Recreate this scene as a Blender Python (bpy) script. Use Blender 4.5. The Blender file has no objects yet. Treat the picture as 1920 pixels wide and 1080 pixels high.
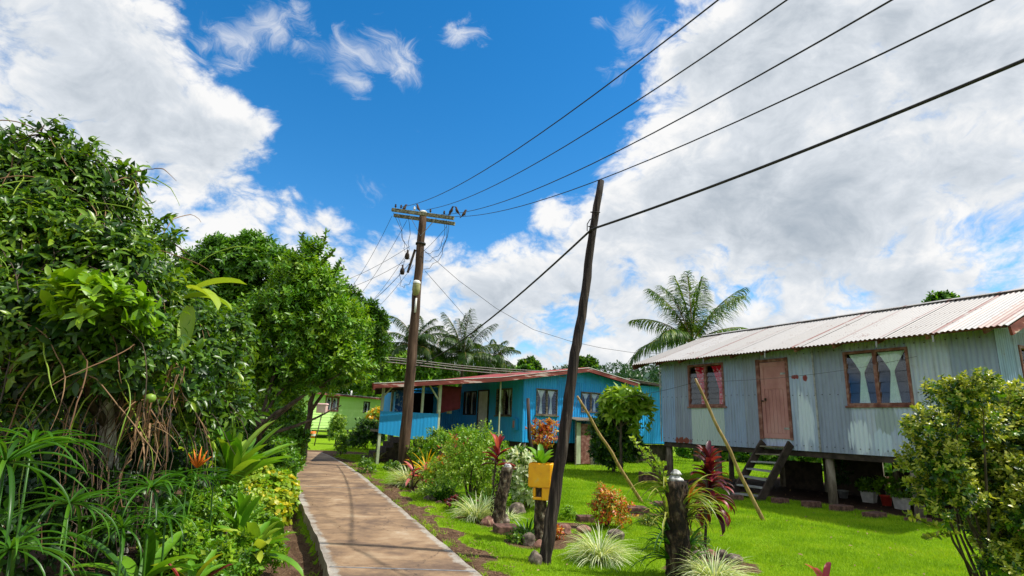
import bpy, bmesh, math, random
import numpy as np
from mathutils import Vector, Matrix
random.seed(7); RNG = np.random.default_rng(11)
sc = bpy.context.scene
COL = sc.collection
# ------------------------------------------------------------------ camera
EYE = 1.6; FOC = 1045.; PIT = math.atan(253/1045.); ROL = math.radians(2.2)
cp, sp_, cr, sr = math.cos(PIT), math.sin(PIT), math.cos(ROL), math.sin(ROL)
FW = np.array([0, cp, sp_]); U0 = np.array([0, -sp_, cp]); R0 = np.array([1., 0, 0])
RT = R0*cr + U0*sr; UP = U0*cr - R0*sr
CAM = np.array([0, 0, EYE])
cd = bpy.data.cameras.new('camera'); cam = bpy.data.objects.new('camera', cd); COL.objects.link(cam)
cd.sensor_width = 36; cd.lens = 36*FOC/1920; cd.clip_start = .05; cd.clip_end = 3000
m = Matrix.Identity(4)
for i in range(3):
    m[i][0] = RT[i]; m[i][1] = UP[i]; m[i][2] = -FW[i]; m[i][3] = CAM[i]
cam.matrix_world = m; sc.camera = cam
def ray(x, y): return FW*FOC + RT*(x-960) + UP*(540-y)
def G(x, y, z=0.):                      # ground point seen at a photo pixel
    d = ray(x, y); return CAM + d*((z-EYE)/d[2])
def at(x, y, Y):                        # point at distance Y seen at a photo pixel
    d = ray(x, y); return CAM + d*(Y/d[1])
# ------------------------------------------------------------------ light
SAZ, SEL = math.radians(92), math.radians(55)
SUN = Vector((math.sin(SAZ)*math.cos(SEL), math.cos(SAZ)*math.cos(SEL), math.sin(SEL)))
sl = bpy.data.lights.new('sun', 'SUN'); sl.energy = 5.0; sl.angle = math.radians(.8); sl.color = (1, .95, .87)
so = bpy.data.objects.new('sun', sl); COL.objects.link(so); so.rotation_euler = SUN.to_track_quat('Z', 'Y').to_euler()
sc.view_settings.view_transform = 'Standard'; sc.view_settings.look = 'None'
sc.view_settings.exposure = 0.2; sc.view_settings.gamma = 1
W = bpy.data.worlds.new('World'); sc.world = W; W.use_nodes = True

class NT:
    def __init__(s, tree): s.t = tree; s.n = tree.nodes; s.l = tree.links
    def new(s, typ, **kw):
        nd = s.n.new(typ)
        for k, v in kw.items():
            if k.startswith('i_'):
                key = k[2:]; key = int(key) if key.isdigit() else key.replace('_', ' ')
                s.set(nd.inputs[key], v)
            else: setattr(nd, k, v)
        return nd
    def set(s, inp, v):
        if hasattr(v, 'is_linked') or isinstance(v, bpy.types.NodeSocket): s.l.new(v, inp)
        else: inp.default_value = v
    def math(s, op, a, b=0., c=0., clamp=False):
        nd = s.n.new('ShaderNodeMath'); nd.operation = op; nd.use_clamp = clamp
        s.set(nd.inputs[0], a); s.set(nd.inputs[1], b); s.set(nd.inputs[2], c); return nd.outputs[0]
    def vm(s, op, a, b=(0, 0, 0), out=0, scale=None):
        nd = s.n.new('ShaderNodeVectorMath'); nd.operation = op
        s.set(nd.inputs[0], a); s.set(nd.inputs[1], b)
        if scale is not None: s.set(nd.inputs['Scale'], scale)
        return nd.outputs[out]
    def noise(s, vec, scale, detail=4, rough=.55, dist=0., out=0):
        nd = s.n.new('ShaderNodeTexNoise'); s.l.new(vec, nd.inputs['Vector'])
        nd.inputs['Scale'].default_value = scale; nd.inputs['Detail'].default_value = detail
        nd.inputs['Roughness'].default_value = rough; nd.inputs['Distortion'].default_value = dist
        return nd.outputs[out]
    def ramp(s, fac, stops, interp='LINEAR'):
        nd = s.n.new('ShaderNodeValToRGB'); s.set(nd.inputs[0], fac); cr_ = nd.color_ramp; cr_.interpolation = interp
        while len(cr_.elements) < len(stops): cr_.elements.new(.5)
        for e, (p, c) in zip(cr_.elements, stops):
            e.position = p; e.color = (c[0], c[1], c[2], 1) if not isinstance(c, (int, float)) else (c, c, c, 1)
        return nd.outputs[0]
    def mix(s, f, a, b, mode='MIX'):
        nd = s.n.new('ShaderNodeMix'); nd.data_type = 'RGBA'; nd.blend_type = mode
        s.set(nd.inputs[0], f)
        for i, v in ((6, a), (7, b)):
            if isinstance(v, tuple): v = (v[0], v[1], v[2], 1)
            s.set(nd.inputs[i], v)
        return nd.outputs[2]
    def step(s, v, a, b):
        nd = s.n.new('ShaderNodeMapRange'); nd.interpolation_type = 'SMOOTHSTEP'
        s.set(nd.inputs[0], v); nd.inputs[1].default_value = a; nd.inputs[2].default_value = b; return nd.outputs[0]

def build_world():
    w = NT(W.node_tree); w.n.clear()
    out = w.new('ShaderNodeOutputWorld')
    sky = w.new('ShaderNodeTexSky', sky_type='NISHITA', sun_disc=False, sun_elevation=SEL, sun_rotation=SAZ, altitude=50, air_density=1.0, dust_density=.2, ozone_density=3.0)
    hs = w.new('ShaderNodeHueSaturation'); hs.inputs['Saturation'].default_value = 1.38; hs.inputs['Value'].default_value = 1.0
    hs.inputs['Hue'].default_value = .497
    w.l.new(sky.outputs[0], hs.inputs['Color'])
    bg1 = w.new('ShaderNodeBackground'); w.l.new(hs.outputs[0], bg1.inputs[0]); bg1.inputs[1].default_value = .165
    tc = w.new('ShaderNodeTexCoord'); D = w.vm('NORMALIZE', tc.outputs['Generated'])
    sp = w.new('ShaderNodeSeparateXYZ'); w.l.new(D, sp.inputs[0])
    z = w.math('MAXIMUM', sp.outputs[2], 0.)
    den = w.math('ADD', z, .30)
    cb = w.new('ShaderNodeCombineXYZ'); w.l.new(w.math('DIVIDE', sp.outputs[0], den), cb.inputs[0]); w.l.new(w.math('DIVIDE', sp.outputs[1], den), cb.inputs[1])
    P = w.vm('ADD', w.vm('MULTIPLY', D, (1.0, 1.0, 1.55)), w.vm('MULTIPLY', cb.outputs[0], (.12, .12, 0)))
    warp = w.vm('SCALE', w.vm('SUBTRACT', w.noise(P, 4.0, 3, .5, 0, out=1), (.5, .5, .5)), scale=.16)
    P = w.vm('ADD', P, warp)
    n1 = w.noise(P, 3.2, 14, .60, .0)
    sunp = (SUN.x*.03, SUN.y*.03, SUN.z*.05)
    n2 = w.noise(w.vm('ADD', P, sunp), 3.2, 7, .60, .0)
    n3 = w.noise(P, 13.0, 9, .65, .3)
    n4 = w.noise(w.vm('MULTIPLY', P, (2.2, 5.5, 9.0)), 1.6, 9, .66, .6)
    bl = w.math('MULTIPLY', w.math('ABSOLUTE', w.math('SUBTRACT', w.noise(P, 7.5, 7, .60, .1), .5)), 2.0)
    def blob(x, y, rpx, amp, sx=1.0):
        c = ray(x, y); c = c/np.linalg.norm(c); r = rpx/1045.
        dd = w.vm('SUBTRACT', D, tuple(c))
        if sx != 1.0: dd = w.vm('MULTIPLY', dd, (1/sx, 1/sx, 1))
        q = w.math('DIVIDE', w.vm('LENGTH', dd, out=1), r)
        return w.math('MULTIPLY', w.math('EXPONENT', w.math('MULTIPLY', w.math('MULTIPLY', q, q), -1.0)), amp)
    def total(lst):
        s = None
        for b in lst:
            v = blob(*b); s = v if s is None else w.math('ADD', s, v)
        return s
    hole = total([(560, 60, 190, .75), (850, 110, 230, .95), (1090, 90, 150, .55), (690, 290, 120, .75), (860, 300, 140, .85), (1040, 260, 110, .6), (930, 385, 70, .45), (1240, -40, 130, .45), (400, 120, 70, .35),
                  (1370, 555, 60, .40, 1.8), (1830, 490, 60, .25, 1.6), (700, 580, 60, .30, 1.8), (560, 280, 50, .45), (490, 320, 45, .3), (1060, 590, 45, .25, 1.8), (1180, 490, 40, .22), (690, 360, 60, .25)])
    fill = total([(1650, 230, 330, .28), (1150, 560, 200, .12), (430, 340, 75, .45), (230, 120, 120, .30), (420, 210, 85, .42), (290, 60, 70, .15), (490, 250, 50, .40), (1270, 110, 70, .50), (1230, 260, 60, .42), (1400, 200, 120, .3), (1150, 400, 60, .4), (1020, 390, 40, .38), (600, 400, 70, .35),
                  (440, 20, 40, .1), (700, 350, 40, .3)])
    dens0 = w.math('ADD', w.math('SUBTRACT', w.math('ADD', w.math('MULTIPLY', w.math('SUBTRACT', n1, .5), 2.0), .42), hole), fill)
    dens0 = w.math('ADD', dens0, w.math('ADD', w.math('MULTIPLY', w.math('SUBTRACT', n3, .5), .55), w.math('ADD', w.math('MULTIPLY', w.math('SUBTRACT', n4, .5), .25), w.math('MULTIPLY', w.math('SUBTRACT', bl, .14), 1.1))))
    low = w.math('MULTIPLY', w.math('SUBTRACT', .45, z, clamp=True), .45)
    dens0 = w.math('ADD', dens0, low)
    wm = total([(730, 90, 55, .85), (775, 140, 42, .8), (880, 58, 40, .95, 1.2), (845, 66, 24, .7), (1185, 55, 42, .85), (545, 80, 60, .8), (490, 45, 40, .55), (640, 105, 40, .8), (670, 165, 38, .9), (440, 100, 46, .85), (380, 50, 50, .55), (1118, 45, 18, .85), (1150, 140, 45, .8), (1230, 60, 50, .7), (780, 255, 34, .62), (700, 350, 50, .7), (1160, 280, 45, .6), (1100, 330, 40, .5), (560, 10, 60, .5)])
    wn = w.noise(w.vm('ADD', P, w.vm('SCALE', warp, scale=2.5)), 8.0, 12, .68, .6)
    a2 = w.math('MULTIPLY', w.step(w.math('ADD', w.math('MULTIPLY', w.math('SUBTRACT', wn, .5), 2.9), wm), .68, 1.8), .74)
    a = w.math('MAXIMUM', w.step(dens0, .02, .50), a2)
    thick = w.step(w.math('ADD', dens0, w.math('MULTIPLY', w.math('SUBTRACT', n2, n1), 1.0)), .35, 1.15)
    rel = w.math('ADD', w.math('MULTIPLY', w.math('SUBTRACT', n1, n2), 2.2), w.math('ADD', w.math('MULTIPLY', w.math('SUBTRACT', n4, .5), .25), w.math('MULTIPLY', w.math('SUBTRACT', bl, .14), .9)))
    grey = total([(1750, 330, 260, .22), (1500, 420, 150, .05), (60, 160, 240, .10), (180, 60, 150, .04), (1000, 640, 200, .22), (1280, 420, 90, .15)])
    lit = w.math('SUBTRACT', w.math('ADD', w.math('SUBTRACT', 1.03, w.math('MULTIPLY', thick, .58)), rel), grey, clamp=True)
    ccol = w.ramp(lit, [(0, (.38, .45, .53)), (.35, (.54, .60, .67)), (.7, (.74, .79, .85)), (1, (1.0, 1.0, 1.0))])
    bg2 = w.new('ShaderNodeBackground'); w.l.new(ccol, bg2.inputs[0]); bg2.inputs[1].default_value = .84
    mx = w.new('ShaderNodeMixShader'); w.l.new(a, mx.inputs[0]); w.l.new(bg1.outputs[0], mx.inputs[1]); w.l.new(bg2.outputs[0], mx.inputs[2])
    w.l.new(mx.outputs[0], out.inputs[0])
build_world()

# ------------------------------------------------------------------ materials
MATS = {}
def newmat(name):
    mt = bpy.data.materials.new(name); mt.use_nodes = True; t = NT(mt.node_tree); t.n.clear()
    o = t.new('ShaderNodeOutputMaterial'); MATS[name] = mt; return mt, t, o
def prin(t, o, col, rough=.7, bump=None, bstr=.3, bdist=.02, spec=.4, metal=0.):
    p = t.new('ShaderNodeBsdfPrincipled'); t.set(p.inputs['Base Color'], (col[0], col[1], col[2], 1) if isinstance(col, tuple) else col)
    t.set(p.inputs['Roughness'], rough); p.inputs['Specular IOR Level'].default_value = spec; p.inputs['Metallic'].default_value = metal
    if bump is not None:
        b = t.new('ShaderNodeBump'); b.inputs['Strength'].default_value = bstr; b.inputs['Distance'].default_value = bdist
        t.l.new(bump, b.inputs['Height']); t.l.new(b.outputs[0], p.inputs['Normal'])
    t.l.new(p.outputs[0], o.inputs[0]); return p
def objco(t): return t.new('ShaderNodeTexCoord').outputs['Object']
def scaled(t, v, s): return t.vm('MULTIPLY', v, s)
def noisy(name, stops, scale=(3, 3, 3), rough=.75, bstr=.4, bdist=.02, spec=.3, detail=6, nrough=.6, metal=0., island=0.):
    mt, t, o = newmat(name); c = scaled(t, objco(t), scale); n = t.noise(c, 1, detail, nrough)
    f = t.step(n, .28, .72)
    if island:
        g = t.new('ShaderNodeNewGeometry'); f = t.math('ADD', t.math('MULTIPLY', f, 1-island), t.math('MULTIPLY', g.outputs['Random Per Island'], island))
    col = t.ramp(f, stops); prin(t, o, col, rough, n, bstr, bdist, spec, metal); return mt
def leafmat(name, cols, trans=.32, rough=.42, spec=.45, vscale=1.3, vamt=.35):
    mt, t, o = newmat(name)
    g = t.new('ShaderNodeNewGeometry'); r = g.outputs['Random Per Island']
    n = t.noise(objco(t), vscale, 3, .5)
    f = t.math('ADD', t.math('MULTIPLY', r, 1-vamt), t.math('MULTIPLY', t.step(n, .3, .7), vamt))
    k = len(cols); col = t.ramp(f, [(i/(k-1), c) for i, c in enumerate(cols)])
    p = t.new('ShaderNodeBsdfPrincipled'); t.l.new(col, p.inputs['Base Color']); p.inputs['Roughness'].default_value = rough; p.inputs['Specular IOR Level'].default_value = spec
    tr = t.new('ShaderNodeBsdfTranslucent'); t.l.new(t.mix(1., col, (1.5, 1.45, .6), 'MULTIPLY'), tr.inputs[0])
    mx = t.new('ShaderNodeMixShader'); mx.inputs[0].default_value = trans
    t.l.new(p.outputs[0], mx.inputs[1]); t.l.new(tr.outputs[0], mx.inputs[2]); t.l.new(mx.outputs[0], o.inputs[0]); return mt

leafmat('leaf_vine', [(.018, .052, .003), (.045, .115, .005), (.10, .21, .007), (.24, .35, .015)], rough=.34)
leafmat('leaf_bright', [(.09, .22, .006), (.18, .35, .010), (.30, .46, .02)])
leafmat('leaf_citrus', [(.024, .075, .004), (.055, .15, .006), (.12, .25, .009), (.28, .38, .018)], rough=.4)
leafmat('leaf_mango', [(.022, .08, .005), (.052, .165, .007), (.115, .28, .010), (.20, .38, .014)], rough=.4)
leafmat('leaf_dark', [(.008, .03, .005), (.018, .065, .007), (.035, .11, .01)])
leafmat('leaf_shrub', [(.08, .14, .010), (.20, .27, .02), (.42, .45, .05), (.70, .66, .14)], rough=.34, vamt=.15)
leafmat('leaf_far', [(.010, .040, .010), (.022, .075, .014), (.045, .12, .018)], vscale=.3)
leafmat('leaf_hedge', [(.04, .15, .006), (.095, .26, .009), (.19, .38, .016)])
leafmat('leaf_yellow', [(.14, .26, .01), (.34, .40, .015), (.60, .52, .02), (.72, .60, .10)], vamt=.3)
leafmat('leaf_croton', [(.40, .05, .02), (.55, .12, .02), (.62, .40, .03), (.10, .14, .02)], vamt=.1)
leafmat('leaf_redcroton', [(.12, .015, .012), (.42, .035, .02), (.60, .20, .03), (.62, .45, .05), (.06, .09, .02)], vamt=.1)
leafmat('leaf_red', [(.035, .004, .012), (.09, .008, .018), (.20, .015, .025), (.32, .04, .05)], trans=.22, vamt=.1)
leafmat('leaf_pink', [(.35, .02, .03), (.55, .06, .07), (.50, .16, .14)], vamt=.1)
leafmat('leaf_orange', [(.70, .30, .01), (.75, .45, .01), (.5, .42, .02)])
leafmat('leaf_fan', [(.02, .075, .004), (.045, .155, .006), (.12, .28, .014)], rough=.36)
leafmat('leaf_broad', [(.07, .22, .01), (.13, .32, .015), (.24, .42, .03)])
leafmat('leaf_yellowgreen', [(.16, .30, .02), (.26, .40, .03), (.40, .48, .05)])
leafmat('leaf_cream', [(.62, .66, .38), (.72, .74, .50), (.20, .34, .06), (.46, .54, .22)], vamt=.05)
leafmat('leaf_white', [(.10, .22, .04), (.65, .70, .45), (.78, .80, .60), (.16, .30, .05)], vamt=.05)
leafmat('leaf_dry', [(.12, .06, .025), (.22, .12, .055), (.36, .24, .12)], trans=.1, rough=.8)
leafmat('leaf_palm', [(.018, .06, .010), (.04, .11, .012), (.10, .19, .02), (.30, .33, .06)], vamt=.3, vscale=.8)
leafmat('leaf_palm_far', [(.010, .036, .007), (.022, .065, .009), (.05, .11, .014), (.14, .18, .03)], vamt=.3, vscale=.8)
leafmat('leaf_brom', [(.05, .12, .015), (.14, .22, .03), (.30, .32, .05), (.45, .42, .10)], vamt=.1)
leafmat('grass', [(.10, .20, .004), (.175, .33, .005), (.26, .43, .008), (.42, .50, .03)], trans=.35, rough=.6, spec=.2, vscale=1.1, vamt=.5)
noisy('pole_brown', [(0, (.030, .017, .010)), (.5, (.075, .042, .024)), (1, (.15, .095, .06))], (9, 9, .9), .85, .7, .03)
noisy('pole_black', [(0, (.008, .006, .005)), (.5, (.022, .014, .011)), (.8, (.06, .042, .034)), (1, (.14, .11, .09))], (26, 26, 1.1), .8, 1.0, .03)
noisy('stump_bark', [(0, (.012, .009, .006)), (.45, (.045, .032, .02)), (.7, (.12, .085, .05)), (1, (.26, .25, .18))], (16, 16, 9), .9, 1.0, .05)
noisy('stump_dark', [(0, (.008, .006, .005)), (.5, (.026, .018, .012)), (.75, (.07, .042, .025)), (1, (.13, .11, .07))], (16, 16, 9), .9, 1.0, .05)
noisy('bark', [(0, (.03, .022, .014)), (1, (.12, .09, .06))], (10, 10, 4), .9, .8, .03)
noisy('bark_pale', [(0, (.14, .12, .10)), (.6, (.42, .40, .36)), (1, (.62, .60, .56))], (12, 12, 4), .9, .8, .03)
noisy('bamboo', [(0, (.20, .12, .04)), (1, (.42, .30, .12))], (20, 20, 2), .6, .2, .01)
noisy('old_timber', [(0, (.05, .04, .028)), (.6, (.15, .125, .09)), (1, (.26, .23, .17))], (3, 14, 14), .85, .5, .02)
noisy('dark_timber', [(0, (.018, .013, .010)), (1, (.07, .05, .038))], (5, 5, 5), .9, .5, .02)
noisy('grey_tread', [(0, (.14, .14, .13)), (1, (.36, .37, .36))], (2, 14, 14), .8, .5, .01)
noisy('crossarm', [(0, (.05, .045, .025)), (.5, (.22, .21, .13)), (1, (.42, .40, .28))], (14, 14, 14), .9, .5, .02)
noisy('stilt', [(0, (.06, .045, .03)), (.6, (.18, .15, .11)), (1, (.28, .25, .20))], (8, 8, 2), .9, .5, .02)
noisy('brown_paint', [(0, (.10, .032, .024)), (.55, (.20, .075, .06)), (1, (.30, .17, .14))], (7, 7, 7), .7, .3, .01)
noisy('pink_door', [(0, (.30, .125, .118)), (.5, (.40, .18, .17)), (1, (.46, .24, .225))], (2, 2, 1.0), .65, .15, .01)
noisy('fascia_red', [(0, (.10, .018, .012)), (.6, (.20, .045, .032)), (.74, (.30, .09, .07)), (.84, (.52, .38, .33)), (1, (.50, .40, .34))], (1.1, 1.1, 7), .75, .4, .01)
noisy('brown_fascia', [(0, (.06, .018, .014)), (.6, (.16, .05, .035)), (1, (.30, .15, .11))], (3, 3, 9), .75, .4, .01)
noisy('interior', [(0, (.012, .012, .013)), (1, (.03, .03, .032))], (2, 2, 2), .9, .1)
noisy('soffit', [(0, (.05, .04, .03)), (1, (.12, .10, .08))], (3, 3, 3), .9, .1)
noisy('white_paint', [(0, (.55, .55, .50)), (1, (.78, .78, .72))], (3, 3, 3), .6, .1)
noisy('post_green', [(0, (.28, .32, .20)), (1, (.50, .54, .38))], (5, 5, 2), .7, .2)
noisy('metal_grey', [(0, (.18, .18, .18)), (1, (.4, .4, .4))], (9, 9, 9), .5, .1, metal=.4)
noisy('ceramic', [(0, (.55, .55, .52)), (1, (.75, .75, .72))], (9, 9, 9), .3, .1)
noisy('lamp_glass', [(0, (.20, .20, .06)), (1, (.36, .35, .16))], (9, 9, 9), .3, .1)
noisy('wire', [(0, (.012, .012, .012)), (1, (.04, .038, .036))], (30, 30, 30), .7, .3)
noisy('wire_pale', [(0, (.16, .16, .14)), (1, (.30, .30, .26))], (30, 30, 30), .7, .3)
noisy('rock', [(0, (.035, .028, .02)), (.45, (.12, .095, .07)), (.75, (.24, .19, .15)), (1, (.42, .36, .31))], (9, 9, 9), .9, .8, .02)
noisy('rock_red', [(0, (.10, .05, .035)), (.5, (.24, .12, .085)), (1, (.42, .28, .22))], (9, 9, 9), .9, .8, .02)
noisy('brick', [(0, (.045, .025, .018)), (.6, (.12, .062, .045)), (1, (.22, .12, .09))], (12, 12, 12), .9, .6, .01)
noisy('yellow_plastic', [(0, (.70, .30, .02)), (.15, (.93, .42, .004)), (.85, (1.0, .50, .005)), (1, (.88, .52, .08))], (9, 9, 6), .32, .05, spec=.5)
noisy('red_plastic', [(0, (.42, .035, .02)), (1, (.5, .05, .03))], (5, 5, 5), .5, .1)
noisy('pot_white', [(0, (.34, .33, .30)), (1, (.52, .50, .46))], (8, 8, 8), .8, .2)
noisy('pink_box', [(0, (.55, .36, .33)), (1, (.66, .45, .42))], (4, 4, 4), .6, .1)
noisy('bird', [(0, (.035, .022, .016)), (1, (.10, .06, .045))], (60, 60, 60), .8, .2)
noisy('skullcap', [(0, (.16, .15, .13)), (.5, (.42, .42, .40)), (1, (.70, .70, .68))], (16, 16, 16), .7, .5, .01)
noisy('purple_cloth', [(0, (.13, .018, .035)), (1, (.20, .03, .055))], (3, 3, 3), .9, .2)
noisy('blue_cloth', [(0, (.01, .05, .30)), (.6, (.03, .14, .50)), (1, (.5, .6, .8))], (9, 9, 9), .9, .2)
noisy('fruit', [(0, (.12, .26, .03)), (1, (.25, .36, .05))], (9, 9, 9), .4, .1)
noisy('orange_flower', [(0, (.72, .12, .01)), (1, (.80, .26, .02))], (9, 9, 9), .5, .1)

def soilmat():
    mt, t, o = newmat('ground')
    c = objco(t); a = t.new('ShaderNodeAttribute', attribute_name='soil').outputs['Fac']
    n1 = t.noise(c, 7, 8, .65); n2 = t.noise(c, .8, 4, .5); n3 = t.noise(c, 40, 4, .6); n4 = t.noise(c, .12, 3, .5)
    g = t.ramp(t.math('ADD', t.math('MULTIPLY', n1, .45), t.math('MULTIPLY', n3, .55)), [(.3, (.08, .16, .005)), (.5, (.17, .31, .006)), (.7, (.29, .42, .012))])
    g = t.mix(t.step(n2, .42, .7), g, (.21, .37, .008))
    s = t.ramp(t.math('ADD', t.math('MULTIPLY', n1, .5), t.math('MULTIPLY', n3, .5)), [(.32, (.035, .020, .012)), (.5, (.12, .07, .040)), (.62, (.20, .13, .075)), (.72, (.34, .24, .16))])
    f = t.step(t.math('ADD', a, t.math('MULTIPLY', t.math('SUBTRACT', n1, .5), .9)), .42, .58)
    s = t.mix(t.step(a, 1.05, 1.25), s, (.05, .028, .018)); prin(t, o, t.mix(f, g, s), .95, t.math('ADD', n3, t.math('MULTIPLY', n1, .6)), .9, .04, .1)  # soil under the grey house coloured near black, underfloor shade painted in
soilmat()
def pathmat():
    mt, t, o = newmat('path'); c = objco(t)
    e = t.new('ShaderNodeAttribute', attribute_name='edge').outputs['Fac']
    # brushed finish runs across the path (across = local x of the slab attribute)
    al = t.new('ShaderNodeAttribute', attribute_name='along').outputs['Fac']
    cb = t.new('ShaderNodeCombineXYZ'); t.l.new(t.math('MULTIPLY', al, 9.0), cb.inputs[0]); t.l.new(t.math('MULTIPLY', e, .7), cb.inputs[1])
    br = t.noise(cb.outputs[0], 1.6, 7, .7, .3)
    n1 = t.noise(scaled(t, c, (1.1, 1.2, 1)), 1.0, 7, .66, .5); n2 = t.noise(c, 60, 3, .6); n3 = t.noise(c, 4.5, 6, .65)
    f = t.math('ADD', t.math('ADD', t.math('MULTIPLY', n1, .66), t.math('MULTIPLY', br, .10)), t.math('MULTIPLY', n3, .24))
    col = t.ramp(f, [(.36, (.095, .060, .042)), (.44, (.165, .108, .068)), (.52, (.27, .175, .098)), (.60, (.36, .255, .155)), (.70, (.48, .41, .32))])
    col = t.mix(t.math('MULTIPLY', t.step(n2, .58, .72), .5), col, (.10, .07, .055))
    edge = t.step(t.math('ADD', t.math('ABSOLUTE', e), t.math('MULTIPLY', t.math('SUBTRACT', n3, .5), .30)), .85, .93)
    ec = t.ramp(t.math('ADD', t.math('MULTIPLY', n3, .6), t.math('MULTIPLY', n2, .4)), [(.35, (.17, .12, .085)), (.5, (.34, .31, .26)), (.7, (.50, .49, .44))])
    col = t.mix(t.math('MULTIPLY', edge, .8), col, ec)
    vo = t.new('ShaderNodeTexVoronoi', feature='DISTANCE_TO_EDGE'); vo.inputs['Scale'].default_value = .55; t.l.new(t.vm('ADD', c, t.vm('SCALE', t.noise(c, 3.0, 5, .6, 0, out=1), scale=.5)), vo.inputs['Vector'])
    col = t.mix(t.math('MULTIPLY', t.math('SUBTRACT', 1., t.step(vo.outputs[0], .0, .006)), .7), col, (.04, .03, .025))
    prin(t, o, col, .78, t.math('ADD', t.math('MULTIPLY', br, .2), n2), .4, .006, .3)
pathmat()
def corrmat(name, cols, streak, salt=0., rust=.0, greentop=None, rough=.55, patches=(), seam=None, isl=.5, spec=.4):
    """painted corrugated sheet; streak colour runs down in vertical runs; patches = (x,z,rx,rz,colour) worn or rusty marks"""
    mt, t, o = newmat(name); c = objco(t); g = t.new('ShaderNodeNewGeometry')
    s = t.new('ShaderNodeSeparateXYZ'); t.l.new(c, s.inputs[0]); x, y, z = s.outputs
    ns = t.noise(scaled(t, c, (9, 9, .7)), 1, 5, .6); nb = t.noise(c, 2.2, 5, .6); nf = t.noise(c, 22, 5, .65)
    f = t.math('ADD', t.math('MULTIPLY', g.outputs['Random Per Island'], isl), t.math('ADD', t.math('MULTIPLY', ns, .6*(1-isl)), t.math('MULTIPLY', nb, .4*(1-isl))))
    k = len(cols); col = t.ramp(f, [(.15+.7*i/(k-1), q) for i, q in enumerate(cols)])
    col = t.mix(t.math('MULTIPLY', t.step(ns, .54, .72), .55), col, streak)
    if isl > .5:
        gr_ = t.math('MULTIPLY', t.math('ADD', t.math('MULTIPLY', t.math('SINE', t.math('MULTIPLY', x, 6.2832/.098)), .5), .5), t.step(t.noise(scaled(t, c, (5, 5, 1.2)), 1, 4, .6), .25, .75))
        col = t.mix(t.math('MULTIPLY', t.math('POWER', gr_, 1.5), .50), col, (.055, .06, .06))  # grime bands along the corrugation, painted to strengthen its weak shading
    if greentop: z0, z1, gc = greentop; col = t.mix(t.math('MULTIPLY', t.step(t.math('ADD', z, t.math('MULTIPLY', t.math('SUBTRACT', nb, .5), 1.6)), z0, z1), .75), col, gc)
    if rust: col = t.mix(t.math('MULTIPLY', t.step(t.math('ADD', t.math('MULTIPLY', nf, .5), t.math('MULTIPLY', nb, .5)), .64-rust, .74-rust), .85), col, (.13, .045, .025))
    for (px, pz, rx, rz, pc) in patches:
        q = t.math('ADD', t.math('POWER', t.math('ABSOLUTE', t.math('DIVIDE', t.math('SUBTRACT', x, px), rx)), 2.), t.math('POWER', t.math('ABSOLUTE', t.math('DIVIDE', t.math('SUBTRACT', z, pz), rz)), 2.))
        q = t.math('ADD', q, t.math('MULTIPLY', t.math('SUBTRACT', ns, .5), 4.5))
        col = t.mix(t.math('SUBTRACT', 1., t.step(q, .6, .95)), col, pc)
    if seam:                                   # rust along some of the lapped sheet edges
        per, w_, sc_ = seam
        fr = t.math('ABSOLUTE', t.math('SUBTRACT', t.math('FRACT', t.math('DIVIDE', x, per)), .5))
        on = t.step(t.math('SUBTRACT', .5, fr), w_+.02, 0.0)
        cell = t.new('ShaderNodeTexWhiteNoise', noise_dimensions='1D'); t.l.new(t.math('FLOOR', t.math('ADD', t.math('DIVIDE', x, per), .5)), cell.inputs['W'])
        col = t.mix(t.math('MULTIPLY', on, t.math('MULTIPLY', t.step(cell.outputs[0], .25, .55), t.step(nb, .2, .5))), col, sc_)
    prin(t, o, col, rough, nf, .15, .004, spec)
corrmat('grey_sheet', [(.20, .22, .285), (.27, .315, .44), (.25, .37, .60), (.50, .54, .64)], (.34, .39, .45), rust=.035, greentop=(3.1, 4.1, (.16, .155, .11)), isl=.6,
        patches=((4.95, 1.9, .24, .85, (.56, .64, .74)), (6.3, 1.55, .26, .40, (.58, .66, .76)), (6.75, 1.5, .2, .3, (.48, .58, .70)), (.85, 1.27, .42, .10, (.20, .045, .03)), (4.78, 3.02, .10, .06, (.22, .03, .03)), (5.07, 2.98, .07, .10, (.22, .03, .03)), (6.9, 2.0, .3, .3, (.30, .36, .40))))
corrmat('pale_sheet', [(.34, .42, .44), (.42, .50, .50), (.46, .54, .54)], (.30, .36, .38), rust=.01)
corrmat('roof_metal', [(.29, .27, .25), (.38, .365, .345), (.45, .44, .43)], (.29, .25, .215), rust=.075, rough=.5, seam=(1.03, .035, (.20, .07, .055)), patches=((9.2, 4.2, .22, 9, (.40, .29, .25)), (8.5, 4.2, .16, 9, (.46, .40, .36))), spec=.3)
corrmat('blue_board', [(.009, .25, .58), (.012, .33, .74), (.018, .42, .86)], (.03, .50, .92), rough=.5, isl=.35)
corrmat('blue_panel', [(.007, .20, .46), (.009, .26, .56), (.014, .32, .66)], (.008, .15, .38), rough=.5, isl=.35)
corrmat('red_roof', [(.24, .035, .028), (.31, .055, .042), (.37, .09, .07)], (.36, .12, .09), rough=.5, isl=.3)
corrmat('white_roof', [(.5, .5, .5), (.6, .6, .6)], (.55, .53, .5), rough=.45)
corrmat('green_board', [(.40, .66, .16), (.47, .73, .22), (.53, .77, .28)], (.56, .78, .34), rough=.6, isl=.3)
corrmat('shed_sheet', [(.06, .06, .05), (.12, .12, .10), (.20, .19, .16)], (.25, .23, .2), rust=.06)
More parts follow.
